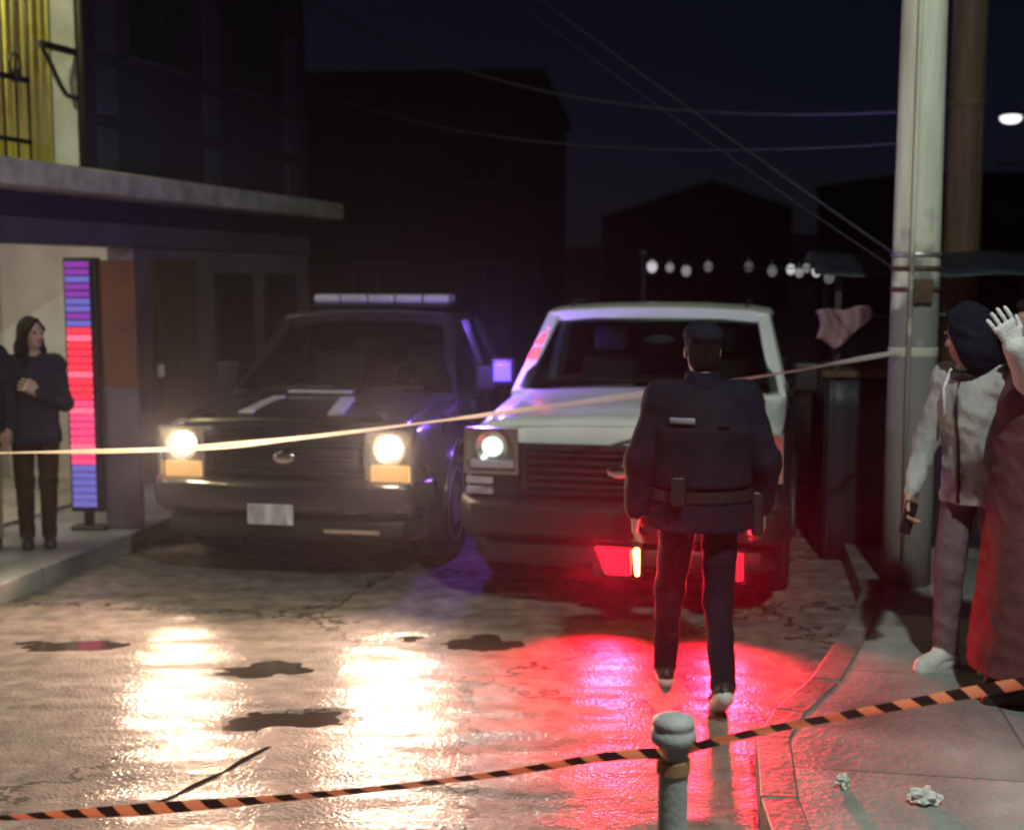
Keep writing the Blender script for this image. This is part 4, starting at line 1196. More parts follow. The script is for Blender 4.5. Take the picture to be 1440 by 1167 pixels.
def tape(pts, width, mat, name, label, twists, seg=110, droop=None, phase=0.0):
    """a ribbon through the points, twisting as it goes; uv.x runs in metres"""
    P = [Vector(p) for p in pts]
    cum = [0]
    for i in range(1, len(P)): cum.append(cum[-1] + (P[i] - P[i - 1]).length)
    Lt = cum[-1]
    vs, fs, uvs = [], [], []
    for s_ in range(seg + 1):
        d = Lt * s_ / seg
        i = max(0, min(len(P) - 2, max(k_ for k_ in range(len(cum)) if cum[k_] <= d + 1e-9)))
        f = (d - cum[i]) / (cum[i + 1] - cum[i])
        p0 = P[max(i - 1, 0)]; p1 = P[i]; p2 = P[i + 1]; p3 = P[min(i + 2, len(P) - 1)]
        c_ = 0.5 * ((2 * p1) + (p2 - p0) * f + (2 * p0 - 5 * p1 + 4 * p2 - p3) * f * f + (3 * p1 - p0 - 3 * p2 + p3) * f ** 3)
        dr_ = (p2 - p1).normalized()
        up = Vector((0, 0, 1))
        sd = dr_.cross(up).normalized()
        a_ = phase + twists(d / Lt)
        o = (up * math.cos(a_) + sd * math.sin(a_)) * width / 2
        o *= 0.86 + 0.14 * math.sin(d * 9.0)
        for k_ in (-1, 0, 1):
            vs.append(c_ + o * k_ + sd * (0.004 if k_ == 0 else 0)); uvs.append((d, k_ * 0.5))
    for s_ in range(seg):
        for k_ in (0, 1): fs.append((s_ * 3 + k_, s_ * 3 + k_ + 1, s_ * 3 + k_ + 4, s_ * 3 + k_ + 3))
    me = bpy.data.meshes.new(name)
    me.from_pydata([tuple(v) for v in vs], [], fs)
    ul = me.uv_layers.new(name='UVMap')
    for lp in me.loops: ul.data[lp.index].uv = uvs[lp.vertex_index]
    me.materials.append(M[mat]); me.shade_smooth()
    o = bpy.data.objects.new(name, me); COL.objects.link(o)
    return o


# pale tape: from a stake off to the left, in front of the vehicles, to the concrete pole
stake = at(-130, 640, 6.3)
up_pts = [stake, at(0, 637, 6.38), at(250, 631, 6.55), at(420, 616, 6.63), at(640, 589, 6.72), at(890, 556, 6.85), at(1090, 526, 7.02), at(1180, 510, 7.15), Vector((PX - 0.10, PY - 0.10, at(1252, 495, 7.36).z))]
tp = tape(up_pts, 0.036, 'tape_pale', 'barrier_tape', '', lambda t_: 0.55 + 0.5 * math.sin(t_ * 17), 160)
tag(tp, 'pale yellow barrier tape stretched across both pickups to the concrete pole', 'tape')
q = MB(); q.lathe([(0.139, 1.355), (0.141, 1.36), (0.141, 1.40), (0.139, 1.405)], 20); q.build('wound_loop', 'tape_pale', tp).location = (PX, PY, SWZ)
sk = empty('stake', (stake.x, stake.y, 0), 0, 'slim steel stake holding the left end of the pale tape', 'stake')
q = MB(); q.lathe([(0.012, 0), (0.012, 1.2), (0.0, 1.22)], 10); q.build('shaft', 'steel', sk, smooth=True)
q = MB(); q.lathe([(0.14, 0), (0.14, 0.02), (0.03, 0.05), (0.013, 0.06)], 16); q.build('foot', 'black', sk)

# striped tape near the camera, tied to the short post
zk = pt.z - 0.10
lo_pts = [at(-260, 1166, 3.15), at(0, 1150, 3.1), at(250, 1134, 3.06), at(500, 1112, 3.03), at(700, 1088, 3.0), at(850, 1064, 2.97), Vector((pt.x - 0.02, YP - rP - 0.002, at(948, 1050, YP).z))]
t1 = tape(lo_pts, 0.030, 'tape_stripe', 'barrier_tape', '', lambda t_: 0.3 + 0.45 * math.sin(t_ * 11), 130)
tag(t1, 'black and orange striped barrier tape hanging low left of the short post', 'tape')
ro_pts = [Vector((pt.x + 0.02, YP - rP - 0.002, at(948, 1046, YP).z)), at(1060, 1030, 2.98), at(1160, 1011, 3.0), at(1300, 985, 3.03), at(1440, 960, 3.06), at(1640, 925, 3.1)]
t2 = tape(ro_pts, 0.034, 'tape_stripe', 'barrier_tape', '', lambda t_: 0.2 + 0.4 * math.sin(t_ * 9), 90)
tag(t2, 'striped barrier tape rising from the short post towards the grey-jacketed person', 'tape')
q = MB(); q.lathe([(rP + 0.002, zk - 0.05), (rP + 0.005, zk - 0.045), (rP + 0.005, zk - 0.015), (rP + 0.002, zk - 0.01)], 20)
kn = q.build('wound_loop', 'tape_stripe', t1); kn.location = (pt.x, YP, 0)
for e, nm in ((lo_pts[0], 'left'), (ro_pts[-1], 'right')):
    o = empty('stake', (e.x, e.y, SWZ if nm == 'right' else 0), 0, 'slim steel stake out at the %s end of the striped tape' % ('road' if nm == 'left' else 'pavement'), 'stake')
    q = MB(); q.lathe([(0.012, 0), (0.012, e.z + 0.05), (0.0, e.z + 0.06)], 10); q.build('shaft', 'steel', o, smooth=True)
    q = MB(); q.lathe([(0.14, 0), (0.14, 0.02), (0.03, 0.05), (0.013, 0.06)], 16); q.build('foot', 'black', o)


def crumple(u, v, size, seed, label):
    p = ground(u, v, SWZ)
    bm = bmesh.new()
    bmesh.ops.create_icosphere(bm, subdivisions=3, radius=1)
    for w_ in bm.verts:
        n1 = noise.noise(w_.co * 2.1 + Vector((seed, 0, 0))) * 0.45 + noise.noise(w_.co * 5 + Vector((0, seed, 0))) * 0.3
        w_.co *= 0.75 + n1
        w_.co.x *= size[0]; w_.co.y *= size[1]; w_.co.z = max(w_.co.z, -0.6) * size[2]
    me = bpy.data.meshes.new('paper_scrap'); bm.to_mesh(me); bm.free()
    lo_ = min(v_.co.z for v_ in me.vertices)
    for v_ in me.vertices: v_.co.z -= lo_
    me.materials.append(M['paper'])
    o = bpy.data.objects.new('paper_scrap', me); COL.objects.link(o); o.location = (p.x, p.y, SWZ - 0.002)
    return tag(o, label, 'litter')


crumple(1184, 1108, (0.03, 0.03, 0.04), 3.0, 'small upright crumpled paper scrap on the grey pavement')
crumple(1300, 1130, (0.065, 0.045, 0.045), 8.0, 'larger flattened paper scrap on the grey pavement')

# ================================================================== PEOPLE
def sdf_caps(P, a, b, r0, r1):
    a, b = np.array(a), np.array(b)
    ab = b - a
    t_ = np.clip(((P - a) @ ab) / max(ab @ ab, 1e-9), 0, 1)
    return np.linalg.norm(P - a - t_[..., None] * ab, axis=-1) - (r0 + (r1 - r0) * t_)


def sdf_ell(P, c_, r_, rot=None):
    Q = P - np.array(c_)
    if rot is not None: Q = Q @ rot
    r_ = np.array(r_)
    k0 = np.linalg.norm(Q / r_, axis=-1)
    k1 = np.linalg.norm(Q / (r_ * r_), axis=-1)
    return k0 * (k0 - 1) / np.maximum(k1, 1e-9)


def sdf_cone(P, c0, c1, r0, r1, ys):
    z0, z1 = c0[2], c1[2]
    t_ = np.clip((P[..., 2] - z0) / (z1 - z0), 0, 1)
    x = P[..., 0] - (c0[0] + (c1[0] - c0[0]) * t_)
    y = (P[..., 1] - (c0[1] + (c1[1] - c0[1]) * t_)) / ys
    rad = (np.sqrt(x * x + y * y) - (r0 + (r1 - r0) * t_)) * min(1, ys + 0.15)
    return np.maximum(rad, np.maximum(z0 - P[..., 2], P[..., 2] - z1))


def sdf_eval(pr, P):
    k_ = pr['t']
    if k_ == 'c': return sdf_caps(P, pr['a'], pr['b'], pr['r0'], pr['r1'])
    if k_ == 'e': return sdf_ell(P, pr['c'], pr['r'], pr.get('rot'))
    return sdf_cone(P, pr['c0'], pr['c1'], pr['r0'], pr['r1'], pr['ys'])


def bounds(pr):
    if pr['t'] == 'c':
        r_ = max(pr['r0'], pr['r1']); A = np.array([pr['a'], pr['b']])
        return A.min(0) - r_, A.max(0) + r_
    if pr['t'] == 'e':
        r_ = max(pr['r']); c_ = np.array(pr['c']); return c_ - r_, c_ + r_
    A = np.array([pr['c0'], pr['c1']]); r_ = max(pr['r0'], pr['r1'])
    return A.min(0) - np.array([r_, r_, 0.01]), A.max(0) + np.array([r_, r_, 0.01])


def surface(prims, h, floor=None):
    """surface nets of a smooth union of the primitives"""
    bs = [bounds(p) for p in prims]
    lo_ = np.min([b_[0] for b_ in bs], 0) - 4 * h
    hi_ = np.max([b_[1] for b_ in bs], 0) + 4 * h
    n_ = np.ceil((hi_ - lo_) / h).astype(int) + 1
    D_ = np.full(n_, 1.0, dtype=np.float64)
    ax = [lo_[i] + h * np.arange(n_[i]) for i in range(3)]
    for pr, (b0, b1) in zip(prims, bs):
        k_ = pr.get('k', 0.03)
        mg = k_ + 3 * h
        i0 = np.maximum(((b0 - mg - lo_) / h).astype(int), 0)
        i1 = np.minimum(((b1 + mg - lo_) / h).astype(int) + 2, n_)
        sl = tuple(slice(i0[i], i1[i]) for i in range(3))
        X, Y, Z = np.meshgrid(ax[0][sl[0]], ax[1][sl[1]], ax[2][sl[2]], indexing='ij')
        d = sdf_eval(pr, np.stack([X, Y, Z], -1))
        o = D_[sl]
        hh = np.maximum(k_ - np.abs(o - d), 0) / k_
        D_[sl] = np.minimum(o, d) - hh * hh * k_ * 0.25
    if floor is not None:
        D_ = np.maximum(D_, floor - ax[2][None, None, :])
    sg = D_ < 0
    cnt = np.zeros(tuple(n_ - 1), dtype=int)
    for dx in (0, 1):
        for dy in (0, 1):
            for dz in (0, 1):
                cnt += sg[dx:n_[0] - 1 + dx, dy:n_[1] - 1 + dy, dz:n_[2] - 1 + dz]
    act = (cnt > 0) & (cnt < 8)
    idx = -np.ones(act.shape, dtype=int)
    C_ = np.argwhere(act)
    idx[act] = np.arange(len(C_))
    acc = np.zeros((len(C_), 3)); num = np.zeros(len(C_))
    corners = [(a_, b_, c_) for a_ in (0, 1) for b_ in (0, 1) for c_ in (0, 1)]
    for ci in corners:
        for axi in range(3):
            if ci[axi] == 1: continue
            cj = list(ci); cj[axi] = 1
            d0 = D_[C_[:, 0] + ci[0], C_[:, 1] + ci[1], C_[:, 2] + ci[2]]
            d1 = D_[C_[:, 0] + cj[0], C_[:, 1] + cj[1], C_[:, 2] + cj[2]]
            msk = (d0 < 0) != (d1 < 0)
            t_ = np.where(msk, d0 / np.where(msk, d0 - d1, 1), 0)
            pos = np.array(ci, dtype=float)[None].repeat(len(C_), 0)
            pos[:, axi] += t_
            acc += pos * msk[:, None]; num += msk
    V_ = lo_ + h * (C_ + acc / num[:, None])
    F_ = []
    for axi in range(3):
        a1, a2 = (axi + 1) % 3, (axi + 2) % 3
        s0 = [slice(None)] * 3; s1 = [slice(None)] * 3
        s0[axi] = slice(0, -1); s1[axi] = slice(1, None)
        ch = sg[tuple(s0)] != sg[tuple(s1)]
        E_ = np.argwhere(ch)
        E_ = E_[(E_[:, a1] > 0) & (E_[:, a2] > 0) & (E_[:, a1] < n_[a1] - 1) & (E_[:, a2] < n_[a2] - 1)]
        ins = sg[E_[:, 0], E_[:, 1], E_[:, 2]]
        def cell(o1, o2):
            q_ = E_.copy(); q_[:, a1] += o1; q_[:, a2] += o2
            return idx[q_[:, 0], q_[:, 1], q_[:, 2]]
        quad = np.stack([cell(-1, -1), cell(0, -1), cell(0, 0), cell(-1, 0)], 1)
        quad[~ins] = quad[~ins][:, ::-1]
        F_.append(quad)
    F_ = np.concatenate(F_)
    return V_, F_


def sdf_mesh(name, prims, h, matnames, parent, folds=None, floor=None, sole=None):
    V_, F_ = surface(prims, h, floor)
    best = np.full(len(V_), 9.0); lab = np.zeros(len(V_), dtype=int)
    names = []
    for pr in prims:
        if pr['m'] not in names: names.append(pr['m'])
        d = sdf_eval(pr, V_) - pr.get('bias', 0.0)
        w_ = d < best
        best[w_] = d[w_]; lab[w_] = names.index(pr['m'])
    me = bpy.data.meshes.new(name)
    me.from_pydata(V_.tolist(), [], F_.tolist())
    if folds:
        # cloth creases: sharp-crested noise pushed along the surface normal
        N_ = np.zeros(len(V_) * 3); me.vertices.foreach_get('normal', N_); N_ = N_.reshape(-1, 3)
        for i in range(len(V_)):
            amp = folds.get(names[lab[i]], 0)
            if amp:
                x, y, z = V_[i]
                f = 0.35 - 1.5 * abs(noise.noise(Vector((x * 6 + z * 3, y * 6, z * 8 + 3)))) + 0.5 * noise.noise(Vector((x * 15 + z * 9, y * 15, z * 19)))
                V_[i] += amp * 0.55 * f * N_[i]
        me.vertices.foreach_set('co', V_.ravel())
    for nm in names: me.materials.append(M[nm])
    fl = lab[F_[:, 0]]
    me.polygons.foreach_set('material_index', fl.astype(np.int32))
    me.shade_smooth()
    o = bpy.data.objects.new(name, me); COL.objects.link(o); o.parent = parent
    md = o.modifiers.new('smooth', 'SMOOTH'); md.factor = 0.5; md.iterations = 2
    return o


def hand(prims, wr, d, thumb, palm, mat='skin', curl=0.5, sc=1.0):
    """wr wrist, d along the hand, thumb towards the thumb side, palm out of the palm"""
    wr, d, th, pn = Vector(wr), Vector(d).normalized(), Vector(thumb), Vector(palm)
    th = (th - d * th.dot(d)).normalized()
    pn = (pn - d * pn.dot(d) - th * pn.dot(th)).normalized()
    C = lambda a, b, r0, r1, k_=0.008: prims.append(dict(t='c', a=tuple(a), b=tuple(b), r0=r0 * sc, r1=r1 * sc, m=mat, k=k_))
    for s_ in (-0.026, -0.009, 0.009, 0.026):
        C(wr + th * s_ * 0.7 * sc, wr + d * 0.088 * sc + th * s_ * 1.15 * sc, 0.018, 0.0135, 0.012)
    for s_, L_ in ((0.039, 0.072), (0.013, 0.082), (-0.013, 0.076), (-0.039, 0.060)):
        p = wr + d * 0.085 * sc + th * s_ * sc
        a_ = curl * 0.5
        for f in (0.45, 0.32, 0.23):
            q_ = p + (d * math.cos(a_) + pn * math.sin(a_) + th * s_ * 1.5) * L_ * f * sc
            C(p, q_, 0.0092, 0.0080, 0.003)
            p = q_; a_ += curl * 0.7
    p = wr + d * 0.02 * sc + th * 0.026 * sc
    q_ = p + (d * 0.65 + th * 0.65 + pn * 0.25) * 0.045 * sc
    C(p, q_, 0.014, 0.0115, 0.01)
    C(q_, q_ + (d * 0.9 + th * 0.2 + pn * 0.35).normalized() * 0.045 * sc, 0.0115, 0.009, 0.004)


def person(name, loc, rz, J, label, jacket, trouser, shoe, sole, group=None, scale=1.0, hem=0.88, hem_r=0.19, thick=1.0, hands=None, leg_r=1.0,
           sleeve=None, h=0.0054, folds=0.016, bare_head=True):
    root = empty(name, loc, rz, label, 'person', group)
    root.scale = (scale,) * 3
    P = []
    def C(a, b, r0, r1, m, k_=0.03, bias=0): P.append(dict(t='c', a=tuple(J[a] if isinstance(a, str) else a), b=tuple(J[b] if isinstance(b, str) else b), r0=r0, r1=r1, m=m, k=k_, bias=bias))
    def E(c_, r_, m, k_=0.03, rot=None, bias=0): P.append(dict(t='e', c=tuple(c_), r=r_, m=m, k=k_, rot=rot, bias=bias))
    V3 = lambda k_: Vector(J[k_])
    T = thick
    sl = sleeve or (jacket, jacket)
    for s_ in 'LR':
        C('hip' + s_, 'knee' + s_, 0.092 * leg_r, 0.068 * leg_r, trouser)
        kn_ = V3('knee' + s_); an = V3('ank' + s_)
        C('knee' + s_, tuple(an + (kn_ - an) * 0.07), 0.068 * leg_r, 0.056 * leg_r, trouser)
        # shoe: heel to toe
        td = Vector(J.get('toe' + s_, (0, -1, 0))).normalized()
        heel = an - td * 0.045 + Vector((0, 0, -0.035)); ball = an + td * 0.115 + Vector((0, 0, -0.045)); toe = an + td * 0.165 + Vector((0, 0, -0.043))
        if 'ball' + s_ in J: ball = Vector(J['ball' + s_]); toe = Vector(J['tip' + s_])
        C(tuple(an), tuple(heel), 0.045, 0.04, shoe, 0.02)
        C(tuple(an + Vector((0, 0, -0.01))), tuple(ball), 0.042, 0.040, shoe, 0.03)
        C(tuple(ball), tuple(toe), 0.042, 0.034, shoe, 0.02)
        dn = Vector((0, 0, -0.022)) if 'ball' + s_ not in J else (ball - heel).cross(Vector((1, 0, 0))).normalized() * 0.022 * (1 if (ball - heel).cross(Vector((1, 0, 0))).z < 0 else -1)
        C(tuple(heel + dn), tuple(ball + dn), 0.041, 0.043, sole, 0.004)
        C(tuple(ball + dn), tuple(toe + dn + td * 0.005), 0.043, 0.036, sole, 0.004)
    E(V3('pel'), (0.16 * T, 0.125 * T, 0.13), trouser, 0.04)
    ch, pl = V3('chest'), V3('pel')
    E(ch, (0.185 * T, 0.13 * T, 0.20), jacket, 0.05)
    E(ch.lerp(pl, 0.55), (0.17 * T, 0.125 * T, 0.20), jacket, 0.05)
    P.append(dict(t='n', c0=(pl.x, pl.y, hem), c1=tuple(ch.lerp(pl, 0.4)), r0=hem_r * T, r1=0.165 * T, ys=0.74 if hem > 0.5 else 0.80, m=jacket, k=0.012 if hem > 0.5 else 0.07))
    C('shL', 'shR', 0.072 * T, 0.072 * T, jacket, 0.05)
    C('chest', tuple(V3('neck') - Vector((0, 0, 0.03))), 0.09 * T, 0.062, jacket, 0.05)
    for s_ in 'LR':
        C('sh' + s_, 'el' + s_, 0.070 * T, 0.056 * T, jacket, 0.04)
        C('el' + s_, tuple(V3('wr' + s_).lerp(V3('el' + s_), 0.06)), 0.057 * T, 0.043 * T, sl[0] if s_ == 'L' else sl[1], 0.03)
    hc = V3('head')
    C('neck', tuple(hc + Vector((0, 0.012, -0.06))), 0.056, 0.052, 'skin', 0.03)
    hr = J.get('headrz', 0.0)
    rm_ = Matrix.Rotation(hr, 3, 'Z') @ Matrix.Rotation(J.get('headrx', 0.0), 3, 'X')
    hp = lambda x, y, z: hc + rm_ @ Vector((x, y, z))
    rt = np.array(rm_)
    E(hp(0, 0.012, 0.028), (0.074, 0.095, 0.092), 'skin', 0.03, rt)
    E(hp(0, -0.022, -0.045), (0.056, 0.068, 0.075), 'skin', 0.03, rt)
    E(hp(0, -0.066, -0.088), (0.022, 0.018, 0.018), 'skin', 0.02, rt)            # chin
    C(tuple(hp(0, -0.083, 0.012)), tuple(hp(0, -0.104, -0.028)), 0.008, 0.013, 'skin', 0.012)   # nose
    for s_ in (-1, 1):
        E(hp(s_ * 0.013, -0.094, -0.033), (0.009, 0.009, 0.007), 'skin', 0.006, rt)
        E(hp(s_ * 0.033, -0.079, 0.022), (0.022, 0.010, 0.007), 'skin', 0.010, rt)   # brow
        E(hp(s_ * 0.038, -0.066, -0.028), (0.020, 0.016, 0.018), 'skin', 0.02, rt)   # cheek
        E(hp(s_ * 0.076, 0.012, -0.008), (0.010, 0.020, 0.030), 'skin', 0.006, rt)   # ear
    E(hp(0, -0.086, -0.057), (0.022, 0.008, 0.005), 'lips', 0.006, rt)
    E(hp(0, -0.084, -0.067), (0.019, 0.009, 0.006), 'lips', 0.006, rt)
    for s_, spec in (hands or {}).items():
        hand(P, J['wr' + s_], **spec)
    fd = {jacket: folds, trouser: folds * 0.9}
    body = sdf_mesh('body', P, h, None, root, folds=fd)
    q_ = None
    for s_ in (-1, 1):
        m_ = MB(); c_ = hp(s_ * 0.032, -0.079, 0.004); m_.ell(c_, (0.0135, 0.0095, 0.0085), 10, 7); m_.build('eye', 'eye', body, smooth=True)
    return root, body, hp, rt


STAND = dict(ankL=(.10, 0, .08), ankR=(-.10, 0, .08), kneeL=(.105, -.02, .49), kneeR=(-.105, -.02, .49), hipL=(.092, 0, .90), hipR=(-.092, 0, .90), pel=(0, 0.005, .96),
             chest=(0, 0.0, 1.26), neck=(0, .015, 1.46), head=(0, -.01, 1.63), shL=(.165, .01, 1.40), shR=(-.165, .01, 1.40), elL=(.235, .04, 1.12), elR=(-.235, .04, 1.12),
             wrL=(.24, -.05, .88), wrR=(-.24, -.05, .88))


def hair_long(body, hp, rt, length=0.34):
    P = []
    E = lambda c_, r_, k_=0.03: P.append(dict(t='e', c=tuple(c_), r=r_, m='hair', k=k_, rot=rt))
    E(hp(0, 0.028, 0.036), (0.084, 0.096, 0.096))
    E(hp(0, 0.055, -0.05), (0.085, 0.06, 0.12))
    for s_ in (-1, 1):
        P.append(dict(t='c', a=tuple(hp(s_ * 0.066, 0.0, 0.05)), b=tuple(hp(s_ * 0.082, -0.008, -0.13)), r0=0.030, r1=0.034, m='hair', k=0.03))
        P.append(dict(t='c', a=tuple(hp(s_ * 0.082, -0.008, -0.13)), b=tuple(hp(s_ * 0.085, -0.03, -length)), r0=0.034, r1=0.016, m='hair', k=0.03))
        P.append(dict(t='c', a=tuple(hp(s_ * 0.05, 0.07, -0.10)), b=tuple(hp(s_ * 0.055, 0.085, -length)), r0=0.05, r1=0.02, m='hair', k=0.03))
        P.append(dict(t='c', a=tuple(hp(s_ * 0.012, -0.058, 0.105)), b=tuple(hp(s_ * 0.074, -0.045, 0.03)), r0=0.016, r1=0.018, m='hair', k=0.02))
    return sdf_mesh('hair', P, 0.006, None, body, folds={'hair': 0.012})


def hair_short(body, hp, rt):
    P = []
    E = lambda c_, r_, k_=0.02: P.append(dict(t='e', c=tuple(c_), r=r_, m='hair', k=k_, rot=rt))
    E(hp(0, 0.026, 0.042), (0.080, 0.092, 0.092)); E(hp(0, 0.06, -0.02), (0.072, 0.05, 0.075))
    E(hp(0, -0.05, 0.09), (0.055, 0.035, 0.03))
    return sdf_mesh('hair', P, 0.006, None, body, folds={'hair': 0.014})


# ---- woman on the left pavement, face turned to the road, hand raised to her chest
yW = 8.62
pw_ = ground(56, 766, LZ)
J = dict(STAND); J.update(headrz=R(38), wrL=(.02, -.20, 1.20), elL=(.225, -.05, 1.09), elR=(-.245, .02, 1.12), wrR=(-.235, -.06, .89),
                          ankL=(.075, 0, .08), ankR=(-.085, .02, .08), kneeL=(.08, -.02, .49), kneeR=(-.09, -.01, .49))
wo_, body, hp, rt = person('person', (pw_.x, pw_.y, LZ), R(22), J, 'woman with long dark hair in a navy jacket and brown trousers beside the light column', 'navy', 'brown', 'shoe', 'shoe',
                           scale=0.875, hem=0.80, hem_r=0.205, thick=0.98,
                           hands=dict(L=dict(d=(-0.75, -0.15, 0.5), thumb=(0.2, 0.3, 1), palm=(0, 1, 0), curl=0.8), R=dict(d=(0, -0.1, -1), thumb=(0.2, -1, 0), palm=(1, 0, 0))))
hair_long(body, hp, rt)
m_ = MB(); m_.tube([Vector((0.078 * math.cos(a_), 0.01 + 0.075 * math.sin(a_), 1.445 + 0.015 * math.sin(a_))) for a_ in [2 * math.pi * i / 20 for i in range(20)]], 0.028, 8, closed=True); m_.build('collar', 'navy', body, smooth=True)

# ---- person at the very left edge, only an arm in view
pl_ = ground(-27, 772, LZ)
J = dict(STAND); J.update(headrz=R(10))
_, body, hp, rt = person('person', (pl_.x, pl_.y, LZ), R(10), J, 'person in a dark jacket and tan trousers standing behind the navy-jacketed woman', 'navy', 'tan', 'shoe', 'shoe', scale=0.92,
                         hands=dict(L=dict(d=(0, -0.1, -1), thumb=(-0.2, -1, 0), palm=(-1, 0, 0)), R=dict(d=(0, -0.1, -1), thumb=(0.2, -1, 0), palm=(1, 0, 0))))
hair_short(body, hp, rt)

# ---- officer walking away in the middle (local -Y is away from the camera after the half turn)
yO = 5.75
pO = at(982, 900, yO)
J = dict(STAND)
J.update(ankL=(.125, -.24, .08), kneeL=(.115, -.17, .48), hipL=(.09, -.01, .89), hipR=(-.09, .01, .89), kneeR=(-.085, .02, .47), ankR=(-.07, .30, .145), ballR=(-.068, .175, .047), tipR=(-.068, .12, .040),
         toeR=(0, -.8, -.6), shL=(.18, .01, 1.41), shR=(-.18, .01, 1.41), elL=(.285, .02, 1.13), wrL=(.295, -.05, .88), elR=(-.285, .06, 1.13), wrR=(-.285, -.03, .90), head=(0, -.03, 1.63), headrx=R(-4))
of, body, hp, rt = person('person', (pO.x, yO, 0.0), R(180), J, 'officer in dark navy uniform and cap walking away across the red wet reflection', 'uniform', 'uniform', 'shoe', 'whiteshoe',
                          scale=0.985, hem=0.82, hem_r=0.205, thick=1.22, leg_r=1.0, hands=dict(L=dict(d=(0, -0.15, -1), thumb=(-0.2, -1, 0), palm=(-1, 0, 0)), R=dict(d=(0, -0.15, -1), thumb=(0.2, -1, 0), palm=(1, 0, 0))))
hair_short(body, hp, rt)
# cap
P_ = [dict(t='e', c=tuple(hp(0, 0.02, 0.075)), r=(0.092, 0.108, 0.065), m='uniform', k=0.02, rot=rt), dict(t='e', c=tuple(hp(0, -0.115, 0.068)), r=(0.075, 0.07, 0.010), m='uniform', k=0.01, rot=rt)]
sdf_mesh('cap', P_, 0.006, None, body)
# raised collar
P_ = [dict(t='n', c0=(0, .012, 1.43), c1=(0, .004, 1.535), r0=0.092, r1=0.078, ys=0.98, m='uniform', k=0.01)]
sdf_mesh('collar', P_, 0.007, None, body, folds={'uniform': 0.01})
# vest, strips, belt, holster, radio
P_ = [dict(t='e', c=(0, .005, 1.27), r=(0.242, 0.185, 0.215), m='vest', k=0.03), dict(t='n', c0=(0, .005, 1.02), c1=(0, .005, 1.28), r0=0.236, r1=0.24, ys=0.78, m='vest', k=0.03)]
vs_ = sdf_mesh('vest', P_, 0.008, None, body, folds={'vest': 0.004})
m_ = MB(); m_.grid(lambda u, v: (0.20 - 0.10 * u - 0.0, 0.135 + 0.045 * math.sin((0.2 + 0.5 * u) * 1.9), 1.31 + 0.030 * v), 6, 1)
def strip(x0, x1, z, hgt, nm, mat, off=0.012):
    m_ = MB()
    def fn(u, v):
        x = x0 + (x1 - x0) * u
        return (x, 0.005 + 0.188 * math.sqrt(max(0.05, 1 - (x / 0.245) ** 2)) + off, z + hgt * v)
    m_.grid(fn, 10, 2)
    return m_.build(nm, mat, vs_, smooth=True, solid=0.004)
strip(0.06, 0.165, 1.315, 0.028, 'reflective_strip', 'reflect')
strip(-0.10, -0.045, 1.30, 0.02, 'reflective_strip', 'vest')
m_ = MB(); m_.lathe([(0.21, 0.955), (0.236, 0.955), (0.236, 1.005), (0.21, 1.005)], 26)
be = m_.build('duty_belt', 'black', body); be.scale = (1.03, 0.78, 1)
m_ = MB(); m_.box(-0.285, -0.225, -0.05, 0.06, 0.78, 0.99); m_.build('holster', 'black', body, bevel=0.015)
m_ = MB(); m_.box(0.10, 0.16, 0.17, 0.22, 0.95, 1.08); m_.build('radio', 'black', body, bevel=0.008)

# ---- person in the grey jacket by the pole, turned to the left, one arm hanging forward
pg_ = ground(1366, 940, SWZ)
J = dict(STAND)
J.update(chest=(0.0, -.05, 1.24), neck=(0, -.085, 1.43), head=(0, -.125, 1.585), headrx=R(12), headrz=R(-80), shL=(.155, -.05, 1.37), shR=(-.155, -.05, 1.37),
         elR=(-.20, -.13, 1.09), wrR=(-.16, -.27, .84), elL=(.22, .0, 1.09), wrL=(.22, -.06, .86),
         ankR=(-.09, -.08, .08), kneeR=(-.095, -.07, .48), ankL=(.10, .14, .08), kneeL=(.10, .04, .49))
gy, body, hp, rt = person('person', (pg_.x, pg_.y, SWZ), R(-58), J, 'person in a light grey jacket and white shoes stooping beside the concrete pole', 'greyjacket', 'maroonpant', 'whiteshoe', 'whiteshoe',
                          scale=0.985, hem=0.80, hem_r=0.195, thick=0.98, folds=0.02,
                          hands=dict(R=dict(d=(0.1, -0.35, -1), thumb=(0.3, -1, 0.2), palm=(1, 0.3, 0), curl=0.9), L=dict(d=(0, -0.15, -1), thumb=(-0.2, -1, 0), palm=(-1, 0, 0))))
hair_short(body, hp, rt)
# dark hood pulled up, collar with a pale lanyard
P_ = [dict(t='e', c=tuple(hp(0, 0.03, 0.03)), r=(0.100, 0.112, 0.118), m='uniform', k=0.03, rot=rt), dict(t='e', c=tuple(hp(0, 0.05, -0.09)), r=(0.10, 0.09, 0.10), m='uniform', k=0.05, rot=rt)]
sdf_mesh('hood', P_, 0.007, None, body, folds={'uniform': 0.035})
m_ = MB(); cn = V = Vector((0, -.085, 1.415))
m_.tube([cn + Vector((0.075 * math.cos(a_), 0.07 * math.sin(a_), 0.02 * math.sin(a_) )) for a_ in [2 * math.pi * i / 20 for i in range(20)]], 0.026, 8, closed=True); m_.build('collar', 'black', body, smooth=True)
m_ = MB(); m_.tube([cn + Vector((-0.06, -0.06, 0.01)), cn + Vector((-0.07, -0.10, -0.08)), cn + Vector((-0.04, -0.12, -0.2))], 0.008, 6); m_.build('lanyard', 'whiteshoe', body, smooth=True)
m_ = MB(); m_.tube([(0, -.160, 1.37), (0, -.183, 1.25), (0, -.158, 1.08), (0, -.146, .92), (0, -.142, .81)], 0.009, 6); m_.build('zip', 'black', body, smooth=True)
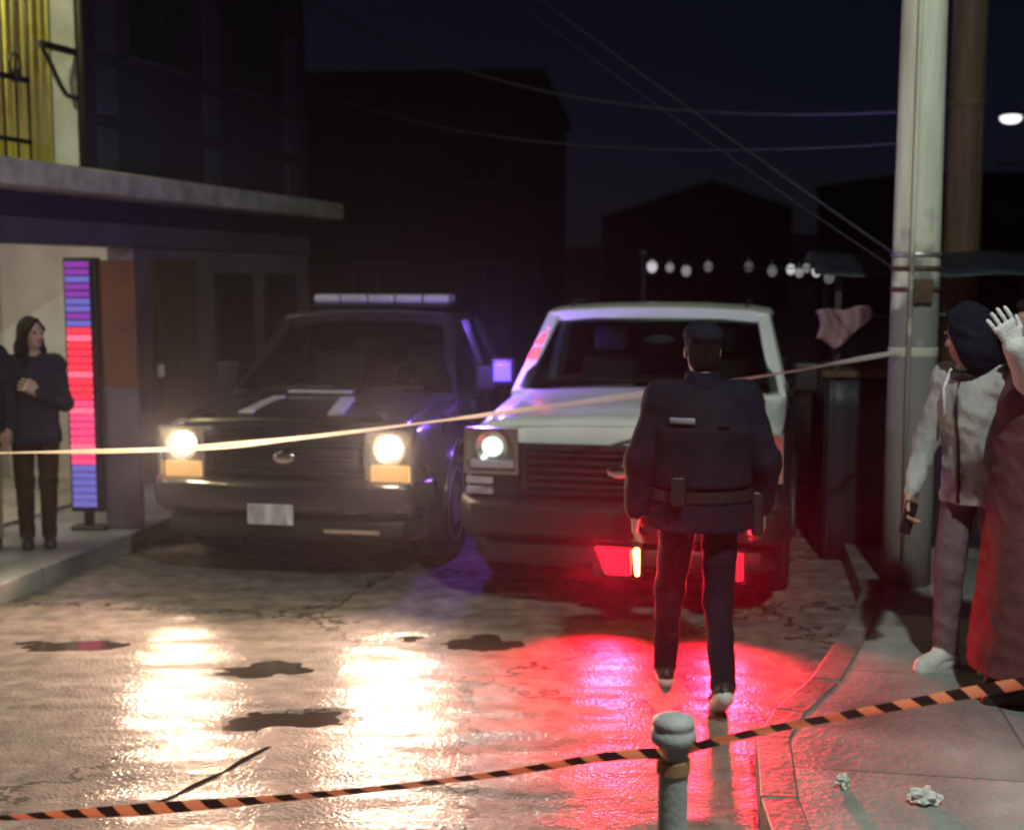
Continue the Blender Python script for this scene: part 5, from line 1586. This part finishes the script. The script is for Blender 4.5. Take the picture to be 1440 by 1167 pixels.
# phone in the hanging hand
wq = Vector(J['wrR'])
m_ = MB(); m_.box(-0.006, 0.006, -0.04, 0.04, -0.075, 0.075); ph_ = m_.build('phone', 'black', bevel=0.004)
ph_.matrix_world = Matrix.Translation(gy.location) @ Matrix.Rotation(R(-58), 4, 'Z') @ Matrix.Translation((wq + Vector((0.035, -0.06, -0.10))) * 0.985) @ Matrix.Rotation(R(-20), 4, 'X')
tag(ph_, 'black phone held in the hanging hand of the grey-jacketed person', 'phone')

# ---- person in maroon at the right edge, a pale-sleeved forearm raised
pm_ = ground(1438, 980, SWZ)
MR = R(-95)
to_local = lambda w_: (Matrix.Translation((pm_.x, pm_.y, SWZ)) @ Matrix.Rotation(MR, 4, 'Z') @ Matrix.Scale(0.985, 4)).inverted() @ w_
J = dict(STAND)
J.update(shL=(.17, .0, 1.39), elL=tuple(to_local(at(1450, 532, 5.22))), wrL=tuple(to_local(at(1426, 484, 5.12))), headrz=R(-25), ankL=(.10, .0, .08), ankR=(-.11, .06, .08))
mr_, body, hp, rt = person('person', (pm_.x, pm_.y, SWZ), MR, J, 'person in a long maroon coat raising a pale-sleeved forearm beside the grey-jacketed one', 'maroon', 'maroonpant', 'shoe', 'shoe',
                           scale=0.985, hem=0.14, hem_r=0.27, thick=1.14, leg_r=1.1, sleeve=('palesleeve', 'maroon'), folds=0.016,
                           hands=dict(L=dict(d=tuple(to_local(at(1406, 446, 5.1)) - to_local(at(1426, 484, 5.12))), thumb=(0, 1, 0.5), palm=(-1, 0, 0), curl=0.5, mat='palesleeve'), R=dict(d=(0, -0.15, -1), thumb=(0.2, -1, 0), palm=(1, 0, 0))))
hair_short(body, hp, rt)

# ================================================================== damp night air
hz_ = MB(); hz_.box(-300, 300, -40, 420, -1.0, 40)
ho = hz_.build('haze', 'earth')
hm = bpy.data.materials.new('damp_air'); hm.use_nodes = True
hn = hm.node_tree.nodes; hn.remove(hn['Principled BSDF'])
pv = hn.new('ShaderNodeVolumePrincipled'); pv.inputs['Density'].default_value = 0.0010; pv.inputs['Color'].default_value = (0.80, 0.82, 1.0, 1)
pv.inputs['Anisotropy'].default_value = 0.86
hm.node_tree.links.new(pv.outputs[0], hn['Material Output'].inputs['Volume'])
ho.data.materials.clear(); ho.data.materials.append(hm)
tag(ho, kind='stuff')
